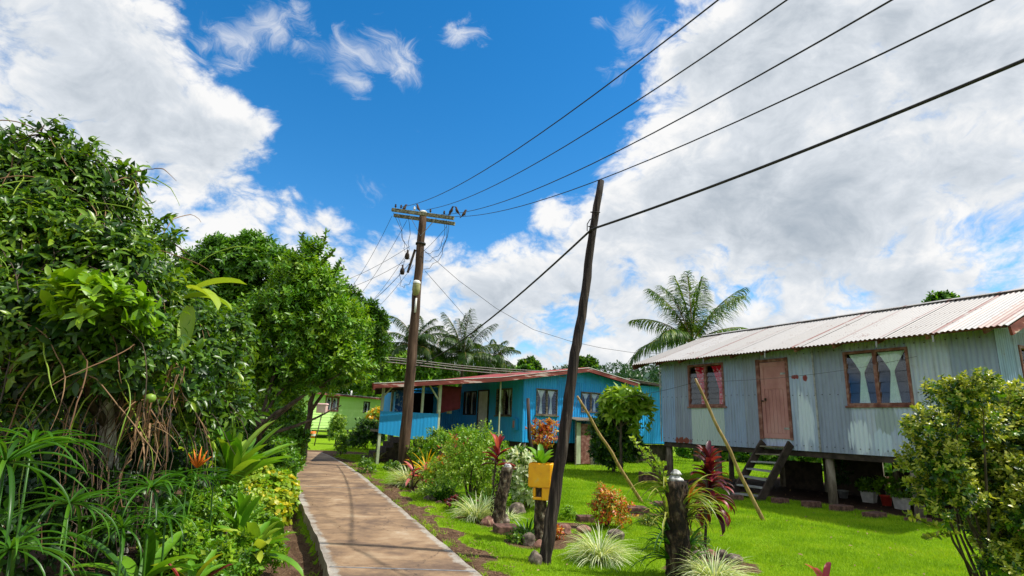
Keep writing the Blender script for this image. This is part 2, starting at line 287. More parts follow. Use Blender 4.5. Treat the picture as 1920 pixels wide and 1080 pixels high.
def glassmat():
    mt, t, o = newmat('glass'); p = t.new('ShaderNodeBsdfGlossy'); p.inputs[0].default_value = (.9, .95, 1, 1); p.inputs[1].default_value = .06
    tr = t.new('ShaderNodeBsdfTransparent'); tr.inputs[0].default_value = (.93, .95, .95, 1)
    mx = t.new('ShaderNodeMixShader'); mx.inputs[0].default_value = .05
    t.l.new(tr.outputs[0], mx.inputs[1]); t.l.new(p.outputs[0], mx.inputs[2]); t.l.new(mx.outputs[0], o.inputs[0])
glassmat()
def clothmat(name, c1, c2, scale):
    mt, t, o = newmat(name); v = t.new('ShaderNodeTexVoronoi'); v.inputs['Scale'].default_value = scale; t.l.new(objco(t), v.inputs['Vector'])
    n = t.noise(objco(t), scale*.7, 4, .6)
    col = t.ramp(t.math('ADD', t.math('MULTIPLY', v.outputs[0], .6), t.math('MULTIPLY', n, .5)), [(.30, c1), (.5, c2)])
    p = t.new('ShaderNodeBsdfDiffuse'); t.l.new(col, p.inputs[0]); tr = t.new('ShaderNodeBsdfTranslucent'); t.l.new(col, tr.inputs[0])
    mx = t.new('ShaderNodeMixShader'); mx.inputs[0].default_value = .25; t.l.new(p.outputs[0], mx.inputs[1]); t.l.new(tr.outputs[0], mx.inputs[2]); t.l.new(mx.outputs[0], o.inputs[0])
clothmat('curtain_white', (.62, .82, .74), (.80, .95, .88), 26)
clothmat('curtain_red', (.88, .60, .68), (.80, .015, .05), 9)
clothmat('curtain_lace', (.55, .72, .74), (.90, .95, .95), 14)

# ------------------------------------------------------------------ object helpers
def tag(o, label=None, cat=None, group=None, kind=None):
    if label: o['label'] = label
    if cat: o['category'] = cat
    if group: o['group'] = group
    if kind: o['kind'] = kind
    return o
def thing(name, label, cat, loc=(0, 0, 0), rz=0., group=None):
    o = bpy.data.objects.new(name, None); COL.objects.link(o); o.empty_display_size = .2
    o.location = loc; o.rotation_euler = (0, 0, rz); return tag(o, label, cat, group)
def copy_tree(o, parent=None):
    c = o.copy(); COL.objects.link(c); c.parent = parent
    for ch in list(o.children): copy_tree(ch, c)
    return c

class MB:
    def __init__(s, T=None): s.v = []; s.f = []; s.m = []; s.T = T; s.sm = []
    def add(s, vs, fs, mi=0, smooth=False):
        b = len(s.v)
        for p in vs: s.v.append(tuple(s.T(*p)) if s.T else tuple(p))
        for f in fs: s.f.append(tuple(i+b for i in f)); s.m.append(mi); s.sm.append(smooth)
    def box(s, x0, x1, y0, y1, z0, z1, mi=0):
        s.add([(x0, y0, z0), (x1, y0, z0), (x1, y1, z0), (x0, y1, z0), (x0, y0, z1), (x1, y0, z1), (x1, y1, z1), (x0, y1, z1)],
              [(0, 3, 2, 1), (4, 5, 6, 7), (0, 1, 5, 4), (1, 2, 6, 5), (2, 3, 7, 6), (3, 0, 4, 7)], mi)
    def hexa(s, p8, mi=0): s.add(p8, [(0, 3, 2, 1), (4, 5, 6, 7), (0, 1, 5, 4), (1, 2, 6, 5), (2, 3, 7, 6), (3, 0, 4, 7)], mi)
    def beam(s, p, q, w, h, mi=0, up=(0, 0, 1)):      # rectangular bar from p to q
        p, q = Vector(p), Vector(q); d = (q-p).normalized(); u = Vector(up); x = d.cross(u)
        if x.length < 1e-4: x = d.cross(Vector((0, 1, 0)))
        x.normalize(); y = x.cross(d).normalized()
        r = []
        for c in (p, q):
            for a, b in ((-1, -1), (1, -1), (1, 1), (-1, 1)): r.append(c + x*(a*w/2) + y*(b*h/2))
        s.hexa(r, mi)
    def tube(s, pts, rad, n=8, mi=0, smooth=True, cap=True):
        pts = [Vector(p) for p in pts]; N = len(pts)
        if not hasattr(rad, '__len__'): rad = [rad]*N
        t0 = (pts[1]-pts[0]).normalized(); ref = Vector((0, 0, 1)) if abs(t0.z) < .9 else Vector((1, 0, 0))
        x = t0.cross(ref).normalized(); vs = []
        for i, p in enumerate(pts):
            t = (pts[min(i+1, N-1)]-pts[max(i-1, 0)]).normalized(); x = (x - t*x.dot(t)).normalized(); y = t.cross(x)
            for k in range(n):
                a = 2*math.pi*k/n; vs.append(p + (x*math.cos(a)+y*math.sin(a))*rad[i])
        fs = [(i*n+k, i*n+(k+1) % n, (i+1)*n+(k+1) % n, (i+1)*n+k) for i in range(N-1) for k in range(n)]
        if cap: fs += [tuple(range(n-1, -1, -1)), tuple((N-1)*n+k for k in range(n))]
        s.add(vs, fs, mi, smooth)
    def lathe(s, prof, n=16, c=(0, 0, 0), mi=0, sx=1, sy=1):   # prof: (radius, z)
        vs = [(c[0]+r*sx*math.cos(2*math.pi*k/n), c[1]+r*sy*math.sin(2*math.pi*k/n), c[2]+z) for r, z in prof for k in range(n)]
        fs = [(i*n+k, i*n+(k+1) % n, (i+1)*n+(k+1) % n, (i+1)*n+k) for i in range(len(prof)-1) for k in range(n)]
        s.add(vs, fs, mi, True)
    def sheet(s, w0, w1, h0, h1, P, pitch=.098, amp=.014, sheetw=.8, jit=.004, rows=1, mi=0):
        """corrugated sheeting between w0..w1 and h0..h1; P(w,h,b) maps to 3D, b = outward"""
        w = w0; k = 0
        while w < w1-1e-4:
            e = min(w+sheetw*random.uniform(.92, 1.08), w1)
            if w1-e < .12: e = w1
            n = max(2, int((e-w)/pitch*6)); o = (k % 2)*jit + random.uniform(0, .001); vs = []
            for j in range(rows+1):
                h = h0+(h1-h0)*j/rows
                for i in range(n+1):
                    ww = w+(e-w)*i/n; vs.append(P(ww, h, o+amp*math.sin(2*math.pi*ww/pitch)))
            s.add(vs, [(j*(n+1)+i, j*(n+1)+i+1, (j+1)*(n+1)+i+1, (j+1)*(n+1)+i) for j in range(rows) for i in range(n)], mi, True)
            w = e; k += 1
    def build(s, name, mats, parent=None, loc=None, bevel=0.):
        me = bpy.data.meshes.new(name); me.from_pydata(s.v, [], s.f)
        for q in ([mats] if isinstance(mats, str) else mats): me.materials.append(MATS[q])
        me.polygons.foreach_set('material_index', s.m); me.polygons.foreach_set('use_smooth', s.sm); me.update()
        o = bpy.data.objects.new(name, me); COL.objects.link(o)
        if parent: o.parent = parent
        if loc is not None: o.location = loc
        if bevel:
            b = o.modifiers.new('bevel', 'BEVEL'); b.width = bevel; b.segments = 2; b.limit_method = 'ANGLE'
        return o

def unit(a): return a/np.maximum(np.linalg.norm(a, axis=-1, keepdims=True), 1e-9)
LEAF4 = (np.array([(0, 0, 0), (-.26, .45, .07), (0, 1, -.06), (.26, .45, .07)]), [(0, 2, 1), (0, 3, 2)])
LEAF8 = (np.array([(0, 0, 0), (-.2, .28, .07), (0, .3, 0), (.2, .28, .07), (-.19, .62, .05), (0, .64, -.02), (.19, .62, .05), (0, 1, -.12)]),
         [(0, 2, 1), (0, 3, 2), (1, 2, 5, 4), (2, 3, 6, 5), (4, 5, 7), (5, 6, 7)])
ROUND8 = (np.array([(0, 0, 0), (-.36, .25, .07), (0, .3, 0), (.36, .25, .07), (-.36, .65, .05), (0, .64, 0), (.36, .65, .05), (0, 1, -.06)]), LEAF8[1])
class FB:
    """foliage builder: vectorised leaves and blades gathered into one mesh"""
    def __init__(s): s.V = []; s.L = []; s.C = []; s.M = []; s.n = 0
    def _push(s, V, faces, N, K, mi):
        base = s.n + np.arange(N)*K
        for f in faces:
            idx = base[:, None]+np.array(f)[None, :]; s.L.append((idx, len(f), mi))
        s.V.append(V.reshape(-1, 3)); s.n += N*K
    def leaves(s, T, P, Y, Z, S, mi=0):
        tv, tf = T; P = np.asarray(P, float); Y = unit(np.asarray(Y, float)); Z = np.asarray(Z, float); Z = unit(Z-Y*np.sum(Y*Z, -1, keepdims=True)); X = np.cross(Y, Z)
        S = np.asarray(S, float)
        if S.ndim == 1: S = np.stack([S, S, S], 1)
        V = P[:, None]+tv[None, :, 0, None]*X[:, None]*S[:, None, 0:1]+tv[None, :, 1, None]*Y[:, None]*S[:, None, 1:2]+tv[None, :, 2, None]*Z[:, None]*S[:, None, 2:3]
        s._push(V, tf, len(P), len(tv), mi)
    def blades(s, P, az, el, Ln, Wd, droop, K=5, fold=.25, prof='lance', mi=0, power=1.3):
        P = np.asarray(P, float); N = len(P); az, el, Ln, Wd, droop = [np.broadcast_to(np.asarray(q, float), (N,)) for q in (az, el, Ln, Wd, droop)]
        side = np.stack([np.cos(az), -np.sin(az), np.zeros(N)], 1); rows = []; p = P.copy()
        for k in range(K+1):
            t = k/K; e = el-droop*t**power
            d = np.stack([np.sin(az)*np.cos(e), np.cos(az)*np.cos(e), np.sin(e)], 1)
            if k: p = p+d*(Ln/K)[:, None]
            nrm = np.cross(side, d)
            if prof == 'lance': w = Wd*(math.sin(math.pi*min(1, .12+t*.88))**.7)*(1 if k < K else 0)+.0005
            elif prof == 'grass': w = Wd*(1-t)**.6+.0004
            else: w = Wd*(math.sin(math.pi*(.06+.9*t))**.55)*(1 if k < K else .02)
            w = (w/2)[:, None]
            rows += [p-side*w+nrm*w*fold*2, p+nrm*0, p+side*w+nrm*w*fold*2]
        V = np.stack(rows, 1); F = []
        for k in range(K):
            a = 3*k; F += [(a, a+1, a+4, a+3), (a+1, a+2, a+5, a+4)]
        s._push(V, F, N, 3*(K+1), mi)
    def build(s, name, mats, parent=None, loc=None, smooth=False):
        me = bpy.data.meshes.new(name); V = np.concatenate(s.V).astype(np.float32)
        me.vertices.add(len(V)); me.vertices.foreach_set('co', V.ravel())
        li = np.concatenate([i.ravel() for i, k, m_ in s.L]).astype(np.int32); tot = np.concatenate([np.full(len(i), k) for i, k, m_ in s.L]).astype(np.int32)
        mi = np.concatenate([np.full(len(i), m_) for i, k, m_ in s.L]).astype(np.int32)
        me.loops.add(len(li)); me.loops.foreach_set('vertex_index', li); me.polygons.add(len(tot))
        me.polygons.foreach_set('loop_start', np.concatenate([[0], np.cumsum(tot)[:-1]]).astype(np.int32)); me.polygons.foreach_set('loop_total', tot)
        for q in ([mats] if isinstance(mats, str) else mats): me.materials.append(MATS[q])
        me.polygons.foreach_set('material_index', mi)
        if smooth: me.polygons.foreach_set('use_smooth', np.ones(len(tot), bool))
        me.update(calc_edges=True); me.validate()
        o = bpy.data.objects.new(name, me); COL.objects.link(o)
        if parent: o.parent = parent
        if loc is not None: o.location = loc
        return o
def rnd(n, a=0., b=1.): return RNG.uniform(a, b, n)
def sph(n): return unit(RNG.normal(size=(n, 3)))
def twigs(fb, clumps, n, per=9, size=.1, tl=.3, T=LEAF4, mi=0, shell=.55, up=.35, droop=.0, szvar=.35, flat=.85, wid=1., spread=.9, low=-.55):
    """rosettes of leaves on short twigs spread over lumpy clumps; clumps = (centre, radius)"""
    cs = np.array([c for c, r in clumps]); rs = np.array([r if hasattr(r, '__len__') else (r, r, r*flat) for c, r in clumps], float)
    wt = rs[:, 0]*rs[:, 2]; k = RNG.choice(len(cs), n, p=wt/wt.sum()); d = sph(n)
    d[:, 2] = np.where(d[:, 2] < low, -d[:, 2], d[:, 2]); d = unit(d)
    ph = 1+.16*np.sin(d[:, 0]*7+k*1.7)*np.cos(d[:, 1]*6+k)+.12*np.sin(d[:, 2]*11+k*2.1)
    rad = (1-(1-shell)*RNG.random(n)**1.6)*ph
    p = cs[k]+d*rs[k]*rad[:, None]
    o = unit(d+sph(n)*.55+np.array([0, 0, up]))
    e1 = unit(np.cross(o, sph(n))); e2 = np.cross(o, e1)
    P = np.repeat(p, per, 0); O = np.repeat(o, per, 0); E1 = np.repeat(e1, per, 0); E2 = np.repeat(e2, per, 0)
    i = np.tile(np.arange(per), n); a = i*2.4+np.repeat(rnd(n, 0, 6.28), per); t = (i+.5)/per
    R = E1*np.cos(a)[:, None]+E2*np.sin(a)[:, None]; N = n*per
    Y = O*(.35+.5*t)[:, None]+R*spread+sph(N)*.25+np.array([0, 0, -droop]); Z = O*1.0-R*.25+sph(N)*.35+np.array([0, 0, .35])
    S = size*(1+szvar*(RNG.random(N)*2-1))
    fb.leaves(T, P+O*(t*tl)[:, None], Y, Z, np.stack([S*wid, S, S], 1), mi)
def CL(px, py, Y, rpx, f=.9): return (at(px, py, Y), (rpx*Y/1045., rpx*Y/1045.*.95, rpx*Y/1045.*f))
def limb_path(a, b, sag=.12, n=6):
    a, b = Vector(a), Vector(b); L = (b-a).length; off = Vector((random.uniform(-1, 1), random.uniform(-1, 1), random.uniform(.0, 1)))*L*sag
    return [a.lerp(b, i/n)+off*math.sin(math.pi*i/n)+Vector((random.uniform(-1, 1), random.uniform(-1, 1), random.uniform(-1, 1)))*L*.012 for i in range(n+1)]

# ------------------------------------------------------------------ ground + path
PZ = .08
Lp = [G(x, y, PZ) for x, y in ((618, 1080), (596, 1010), (572, 960), (553, 915), (549, 890), (553, 873), (563, 856), (569, 846))]
Rp = [G(x, y, PZ) for x, y in ((905, 1080), (812, 1003), (735, 938), (682, 893), (645, 868), (618, 854), (600, 847), (592, 843))]
def extend(ps):
    d = (ps[0]-ps[2]); d = d/abs(d[1]); return [ps[0]+d*(ps[0][1]+4)]+ps
Lp, Rp = extend(Lp), extend(Rp)
ly, lx = np.array([p[1] for p in Lp]), np.array([p[0] for p in Lp]); ry, rx = np.array([p[1] for p in Rp]), np.array([p[0] for p in Rp])
YEND = min(ly[-1], ry[-1])
def xl(y): return np.interp(y, ly, lx)
def xr(y): return np.interp(y, ry, rx)
def sstep(a, b, v): t = np.clip((v-a)/(b-a), 0, 1); return t*t*(3-2*t)
def wob(x, y): return .5*np.sin(x*1.7+y*.9)*np.cos(y*1.3-x*.6)+.3*np.sin(x*4.1-y*3.3)+.2*np.sin(x*9.3+y*7.7)
def gz(x, y):
    inl = (y < YEND+.6); dl = xl(y)-x; dr = x-xr(y)
    z = np.zeros_like(x)+.012*wob(x, y)
    left = -.16*sstep(-.02, .06, dl)*(1-sstep(.6, 2.2, dl)); mid = -.10*((dl < 0) & (dr < 0)); right = .045*(1-sstep(.3, 1.6, dr))*(dr > 0)
    return z+np.where(inl, np.where(dl > -.02, left, np.where(dr < 0, mid, right)), 0)
beds = []      # (x,y,r,strength)
def bed(px, py, r, s=1.): g = G(px, py); beds.append((g[0], g[1], r, s))
for b in ((800, 925, .5), (765, 915, .5, .9), (830, 940, .45), (890, 975, .35, .7), (925, 985, .4, .8), (1005, 1018, .55), (1040, 1008, .5), (1150, 962, .1), (1195, 965, .55), (1130, 1040, .3, .8), (1068, 985, .35), (955, 1000, .35), (1290, 1070, .4, .6),
          (1350, 1060, .5, .9), (740, 870, .6, .7), (880, 940, .4, .7), (1110, 868, .9, .8), (1240, 945, .35, .8), (690, 886, .3, .9), (630, 878, .35, .9)): bed(*b)
def soil(x, y):
    dr = x-xr(y); n = wob(x*1.3+5, y*1.1)
    s = np.where((dr > -1.6) & (y < YEND+.3), 1-sstep(.16, .74, dr+.34*n+.16*wob(x*3.1, y*2.7)+.05*np.sin(y*.9)), 0)
    # bare end of the path and strip left of the ditch
    s = np.maximum(s, (1-sstep(1.0, 2.1, np.hypot((x-(lx[-1]+.6))/1.3, y-YEND-.8))))
    dl = xl(y)-x; s = np.maximum(s, np.where(dl > .03, .86+.2*n, 0)*(y < YEND))
    s = np.maximum(s, np.where(dl > 2.2, .9, 0)*(y < 24))
    for bx, by, r, st in beds: s = np.maximum(s, st*(1-sstep(r*.6, r*1.15, np.hypot(x-bx, y-by)*(1+.25*n))))
    # ground under the grey house
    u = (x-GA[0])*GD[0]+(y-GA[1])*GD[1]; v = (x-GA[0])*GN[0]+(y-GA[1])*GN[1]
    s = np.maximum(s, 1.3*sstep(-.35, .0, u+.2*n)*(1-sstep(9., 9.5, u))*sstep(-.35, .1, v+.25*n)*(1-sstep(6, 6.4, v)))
    return s
GA = np.array([5.05, 18.59, 0]); GB = np.array([8.51, 12.27, 0]); GD = (GB-GA)/np.linalg.norm(GB-GA); GN = np.array([-GD[1], GD[0], 0])
def axis(lo, hi, step, far):
    a = np.arange(lo, hi, step); f = np.array([.3, .7, 1.3, 2.2, 3.5, 5.5, 8, 12, 18, 27, 40, 60, 90, 140, 220, 350, 600, 1000])
    return np.concatenate([(lo-f*far)[::-1], a, a[-1]+f*far])
gx = axis(-9, 12, .085, 1.); gy = axis(2.5, 21, .085, 1.)
XX, YY = np.meshgrid(gx, gy); ZZ = gz(XX, YY)
def build_ground():
    me = bpy.data.meshes.new('ground'); V = np.stack([XX, YY, ZZ], -1).reshape(-1, 3); ny, nx = XX.shape
    i = np.arange(ny-1)[:, None]*nx+np.arange(nx-1)[None]; F = np.stack([i, i+1, i+nx+1, i+nx], -1).reshape(-1, 4)
    me.vertices.add(len(V)); me.vertices.foreach_set('co', V.astype(np.float32).ravel()); me.loops.add(F.size); me.loops.foreach_set('vertex_index', F.astype(np.int32).ravel())
    me.polygons.add(len(F)); me.polygons.foreach_set('loop_start', (np.arange(len(F))*4).astype(np.int32)); me.polygons.foreach_set('loop_total', np.full(len(F), 4, np.int32))
    me.polygons.foreach_set('use_smooth', np.ones(len(F), bool)); me.update(calc_edges=True)
    a = me.attributes.new('soil', 'FLOAT', 'POINT'); a.data.foreach_set('value', soil(XX, YY).astype(np.float32).ravel())
    me.materials.append(MATS['ground']); o = bpy.data.objects.new('ground', me); COL.objects.link(o); tag(o, kind='structure')
build_ground()
def build_path():
    ys = np.arange(-3.5, YEND, .12); K = 12; V = []; F = []; E = []; A = []
    for i, y in enumerate(ys):
        a, b = xl(y), xr(y); a += .006*math.sin(y*5.1)+.004*math.sin(y*13); b += .007*math.sin(y*4.3+1)+.004*math.sin(y*11)
        ring = [(a, -.22, -1.0)]+[(a+(b-a)*k/K, PZ, -1+2*k/K) for k in range(K+1)]+[(b, -.22, 1.0)]
        for x, z, e in ring:
            V.append((x, y, z)); E.append(e); A.append(y)
    n = K+3
    for i in range(len(ys)-1):
        # faces between neighbouring cross rows
        for k in range(n-1): F.append((i*n+k, i*n+k+1, (i+1)*n+k+1, (i+1)*n+k))
    me = bpy.data.meshes.new('path'); me.from_pydata(V, [], F); me.materials.append(MATS['path'])
    for nm, d in (('edge', E), ('along', A)): at_ = me.attributes.new(nm, 'FLOAT', 'POINT'); at_.data.foreach_set('value', d)
    o = bpy.data.objects.new('path', me); COL.objects.link(o); tag(o, kind='structure')
    mb = MB()
    for px, py in ((600, 913), (700, 1066)):  # two grey strips across the slab; the nearer imitates a cast shadow
        y0 = G(px, py, PZ)[1]; mb.hexa([(xl(y0)+.03, y0-.012, PZ-.02), (xr(y0)-.03, y0+.03, PZ-.02), (xr(y0)-.03, y0+.055, PZ-.02), (xl(y0)+.03, y0+.013, PZ-.02),
            (xl(y0)+.03, y0-.012, PZ+.004), (xr(y0)-.03, y0+.03, PZ+.004), (xr(y0)-.03, y0+.055, PZ+.004), (xl(y0)+.03, y0+.013, PZ+.004)])
    o = mb.build('path_cross_strip', 'metal_grey'); tag(o, kind='structure')
build_path()
def build_grass():
    fb = FB()
    def patch(N, x0, x1, y0, y1, h, w, jitter=1.):
        x = rnd(N, x0, x1); y = rnd(N, y0, y1); s = soil(x, y); dl = xl(y)-x; dr = x-xr(y)
        keep = (s+.22*wob(x*3, y*3) < .42) & ~((dl < .03) & (dr < .03) & (y < YEND+.2)) & (np.abs(x) < y*1.05+1) & (dl < .10)
        x, y = x[keep], y[keep]; n = len(x); z = gz(x, y)
        hh = h*(.6+.8*RNG.random(n))*(1+.35*wob(x*2, y*2))
        az = rnd(n, 0, 6.28); ln = rnd(n, .1, .75)
        d = np.stack([np.sin(az)*ln, np.cos(az)*ln, np.ones(n)], 1); sd = np.stack([np.cos(az+rnd(n, -1, 1)), -np.sin(az), np.zeros(n)], 1)
        P = np.stack([x, y, z-.004], 1)
        V = np.stack([P-sd*w/2, P+sd*w/2, P+d*hh[:, None]], 1); fb._push(V, [(0, 1, 2)], n, 3, 0)
    patch(330000, -6, 8, 5.2, 10.5, .036, .006)
    patch(300000, -8, 12, 10.5, 17, .045, .009)
    patch(160000, -14, 14, 17, 30, .06, .016)
    patch(60000, -24, 10, 30, 52, .10, .04)
    n = 700; y = rnd(n, 5.5, 20); right = RNG.random(n) < .7; x = np.where(right, xr(y)+np.abs(RNG.normal(size=n))*.12, xl(y)-np.abs(RNG.normal(size=n))*.05-.02); k = wob(x*2.2+3, y*1.9) > .0; x, y = x[k], y[k]
    P = np.repeat(np.stack([x, y, gz(x, y)], 1), 9, 0); n = len(P); P[:, :2] += RNG.normal(size=(n, 2))*.02; fb.blades(P, rnd(n, 0, 6.28), rnd(n, .5, 1.4), rnd(n, .03, .10), .006, rnd(n, .3, 1.4), 3, .2, 'grass', 0)
    n = 1600; y = 6+16*RNG.random(n)**1.4; x = rnd(n, -5, 9); k = (soil(x, y) < .3) & (x > xr(y)+.2); x, y = x[k], y[k]; P = np.repeat(np.stack([x, y, gz(x, y)], 1), 8, 0); n = len(P); P[:, :2] += RNG.normal(size=(n, 2))*.025
    fb.blades(P, rnd(n, 0, 6.28), rnd(n, .3, 1.3), rnd(n, .04, .085), .009, rnd(n, .3, 1.4), 3, .2, 'grass', 0)
    o = fb.build('lawn_grass', 'grass'); tag(o, 'short bright green lawn grass covering the yard', 'grass', kind='stuff')
build_grass()
def build_hills():
    V = []; F = []; n = 60; rows = 8
    for j in range(rows+1):
        for i in range(n+1):
            x = -60+360*i/n; t = j/rows
            h = 31*math.exp(-((x-75)/50)**2)+14*math.exp(-((x-10)/30)**2)+14*math.exp(-((x-230)/80)**2)+2*math.sin(x*.06)+1.2*math.sin(x*.17+1)
            V.append((x, 150+120*t, -1+max(h, 2)*math.sin(t*math.pi/2)))
    for j in range(rows):
        for i in range(n): a = j*(n+1)+i; F.append((a, a+1, a+n+2, a+n+1))
    me = bpy.data.meshes.new('hills'); me.from_pydata(V, [], F); me.materials.append(MATS['leaf_far']); o = bpy.data.objects.new('hills', me); COL.objects.link(o); tag(o, kind='structure')
    fb = FB(); cl = []
    for k in range(420):
        x = random.uniform(-55, 290); t = random.random()**.8
        h = 31*math.exp(-((x-75)/50)**2)+14*math.exp(-((x-10)/30)**2)+14*math.exp(-((x-230)/80)**2)+2*math.sin(x*.06)+1.2*math.sin(x*.17+1)
        r = random.uniform(2.2, 4.6); cl.append((np.array([x, 150+120*t, -1+max(h, 2)*math.sin(t*math.pi/2)+r*.35]), (r, r, r*.8)))
    twigs(fb, cl, 15000, 5, 1.1, 1.0, LEAF4, 0, shell=.8)
    o = fb.build('far_wood', 'leaf_far'); tag(o, 'dark green wooded hillside beyond the houses', 'woodland', kind='stuff')
build_hills()
# ------------------------------------------------------------------ house helpers
def wall_cut(mb, P, w0, w1, z0, z1, holes, **kw):
    """sheeted wall with rectangular openings"""
    xs = sorted(set([w0, w1]+[h[0] for h in holes]+[h[1] for h in holes]))
    for a, b in zip(xs[:-1], xs[1:]):
        hs = sorted([(h[2], h[3]) for h in holes if h[0] <= a+1e-6 and h[1] >= b-1e-6]); z = z0
        for lo, hi in hs+[(z1, z1)]:
            if lo > z+.01: mb.sheet(a, b, z, lo, P, **kw)
            z = max(z, hi)
def louvre_window(house, T, a0, a1, z0, z1, frame, n=2, curtain=None, label=None, fw=.06, louvres=6, sill=.1, cmat='curtain_white', proud=.035, cl_label=None):
    """T maps (along, out, z); frame > louvre panes, sill, curtains"""
    mb = MB(T); w = a1-a0
    mb.box(a0-fw, a1+fw, -.05, proud, z1, z1+fw); mb.box(a0-fw, a0, -.05, proud, z0, z1); mb.box(a1, a1+fw, -.05, proud, z0, z1); mb.box(a0-fw, a1+fw, -.05, proud, z0-fw, z0)
    for i in range(1, n): x = a0+w*i/n; mb.box(x-.04, x+.04, -.045, proud-.005, z0, z1)
    fr = mb.build('window', frame, house)
    if label: fr['label'] = label
    for i in range(n):
        p = MB(T); x0 = a0+w*i/n+(.04 if i else .01); x1 = a0+w*(i+1)/n-(.04 if i < n-1 else .01); hh = (z1-z0)/louvres
        for k in range(louvres):
            zz = z0+hh*k; p.hexa([(x0, .018, zz+.004), (x1, .018, zz+.004), (x1, .024, zz+.004), (x0, .024, zz+.004), (x0, -.022, zz+hh), (x1, -.022, zz+hh), (x1, -.016, zz+hh), (x0, -.016, zz+hh)])
        p.build('pane', 'glass', fr)
    if sill: s = MB(T); s.box(a0-fw-.05, a1+fw+.05, -.04, proud+sill*.6, z0-fw-.045, z0-fw-.002); s.build('sill', frame, fr)
    if curtain:
        for i in range(n):
            x0 = a0+w*i/n+.04; x1 = a0+w*(i+1)/n-.04; W_ = x1-x0; c = (x0+x1)/2; H = z1-z0
            def strip(fn, K=22, R=16):
                vs = []; q = MB(T)
                for r in range(R+1):
                    t = r/R; l, rr = fn(t)
                    for k in range(K+1):
                        u = k/K; vs.append((l+(rr-l)*u, -.055+.012*math.sin(u*K*1.35+.6*math.sin(t*5)), z1-.01-H*.985*t))
                q.add(vs, [(r*(K+1)+k, r*(K+1)+k+1, (r+1)*(K+1)+k+1, (r+1)*(K+1)+k) for r in range(R) for k in range(K)], 0, True)
                cu = q.build('curtain', cmat, fr)
                if cl_label: cu['label'] = cl_label
            if curtain == 'pinch':
                def fn(t):
                    h = .5*(1-t/.42)**1.15+.04 if t < .42 else .07+.16*((t-.42)/.58)
                    sh = -.04*t; return c+sh*W_-max(h, .06)*W_*.92, c+sh*W_+max(h, .06)*W_*.92
                strip(fn)
            elif curtain == 'side':
                sd = -1 if i == 0 else 1
                def fn(t, sd=sd):
                    wd = .72-.5*min(t/.62, 1)**.8 if t < .62 else .22+.12*(t-.62)
                    return (x0+.10*W_, x0+(.10+wd)*W_) if sd < 0 else (x1-wd*W_-.02, x1-.02)
                if i == 0:
                    def fn(t): wd = .74-.42*min(t/.6, 1); return (x1-wd*W_*1.0-.03, x1-.03-.12*t*W_)
                strip(fn)
            else:
                for sd in (-1, 1):
                    def fn(t, sd=sd):
                        wd = .46-.26*math.sin(min(t/.5, 1)*math.pi/2) if t < .5 else .2+.14*(t-.5)
                        return (x0, x0+wd*W_) if sd < 0 else (x1-wd*W_, x1)
                    strip(fn, 12, 12)
    return fr
def room_shell(mb, x0, x1, y0, y1, z0, z1):           # inner lining so that openings look into a dark room
    mb.box(x0, x1, y1-.02, y1, z0, z1); mb.box(x0, x0+.02, y0, y1-.02, z0, z1); mb.box(x1-.02, x1, y0, y1-.02, z0, z1)

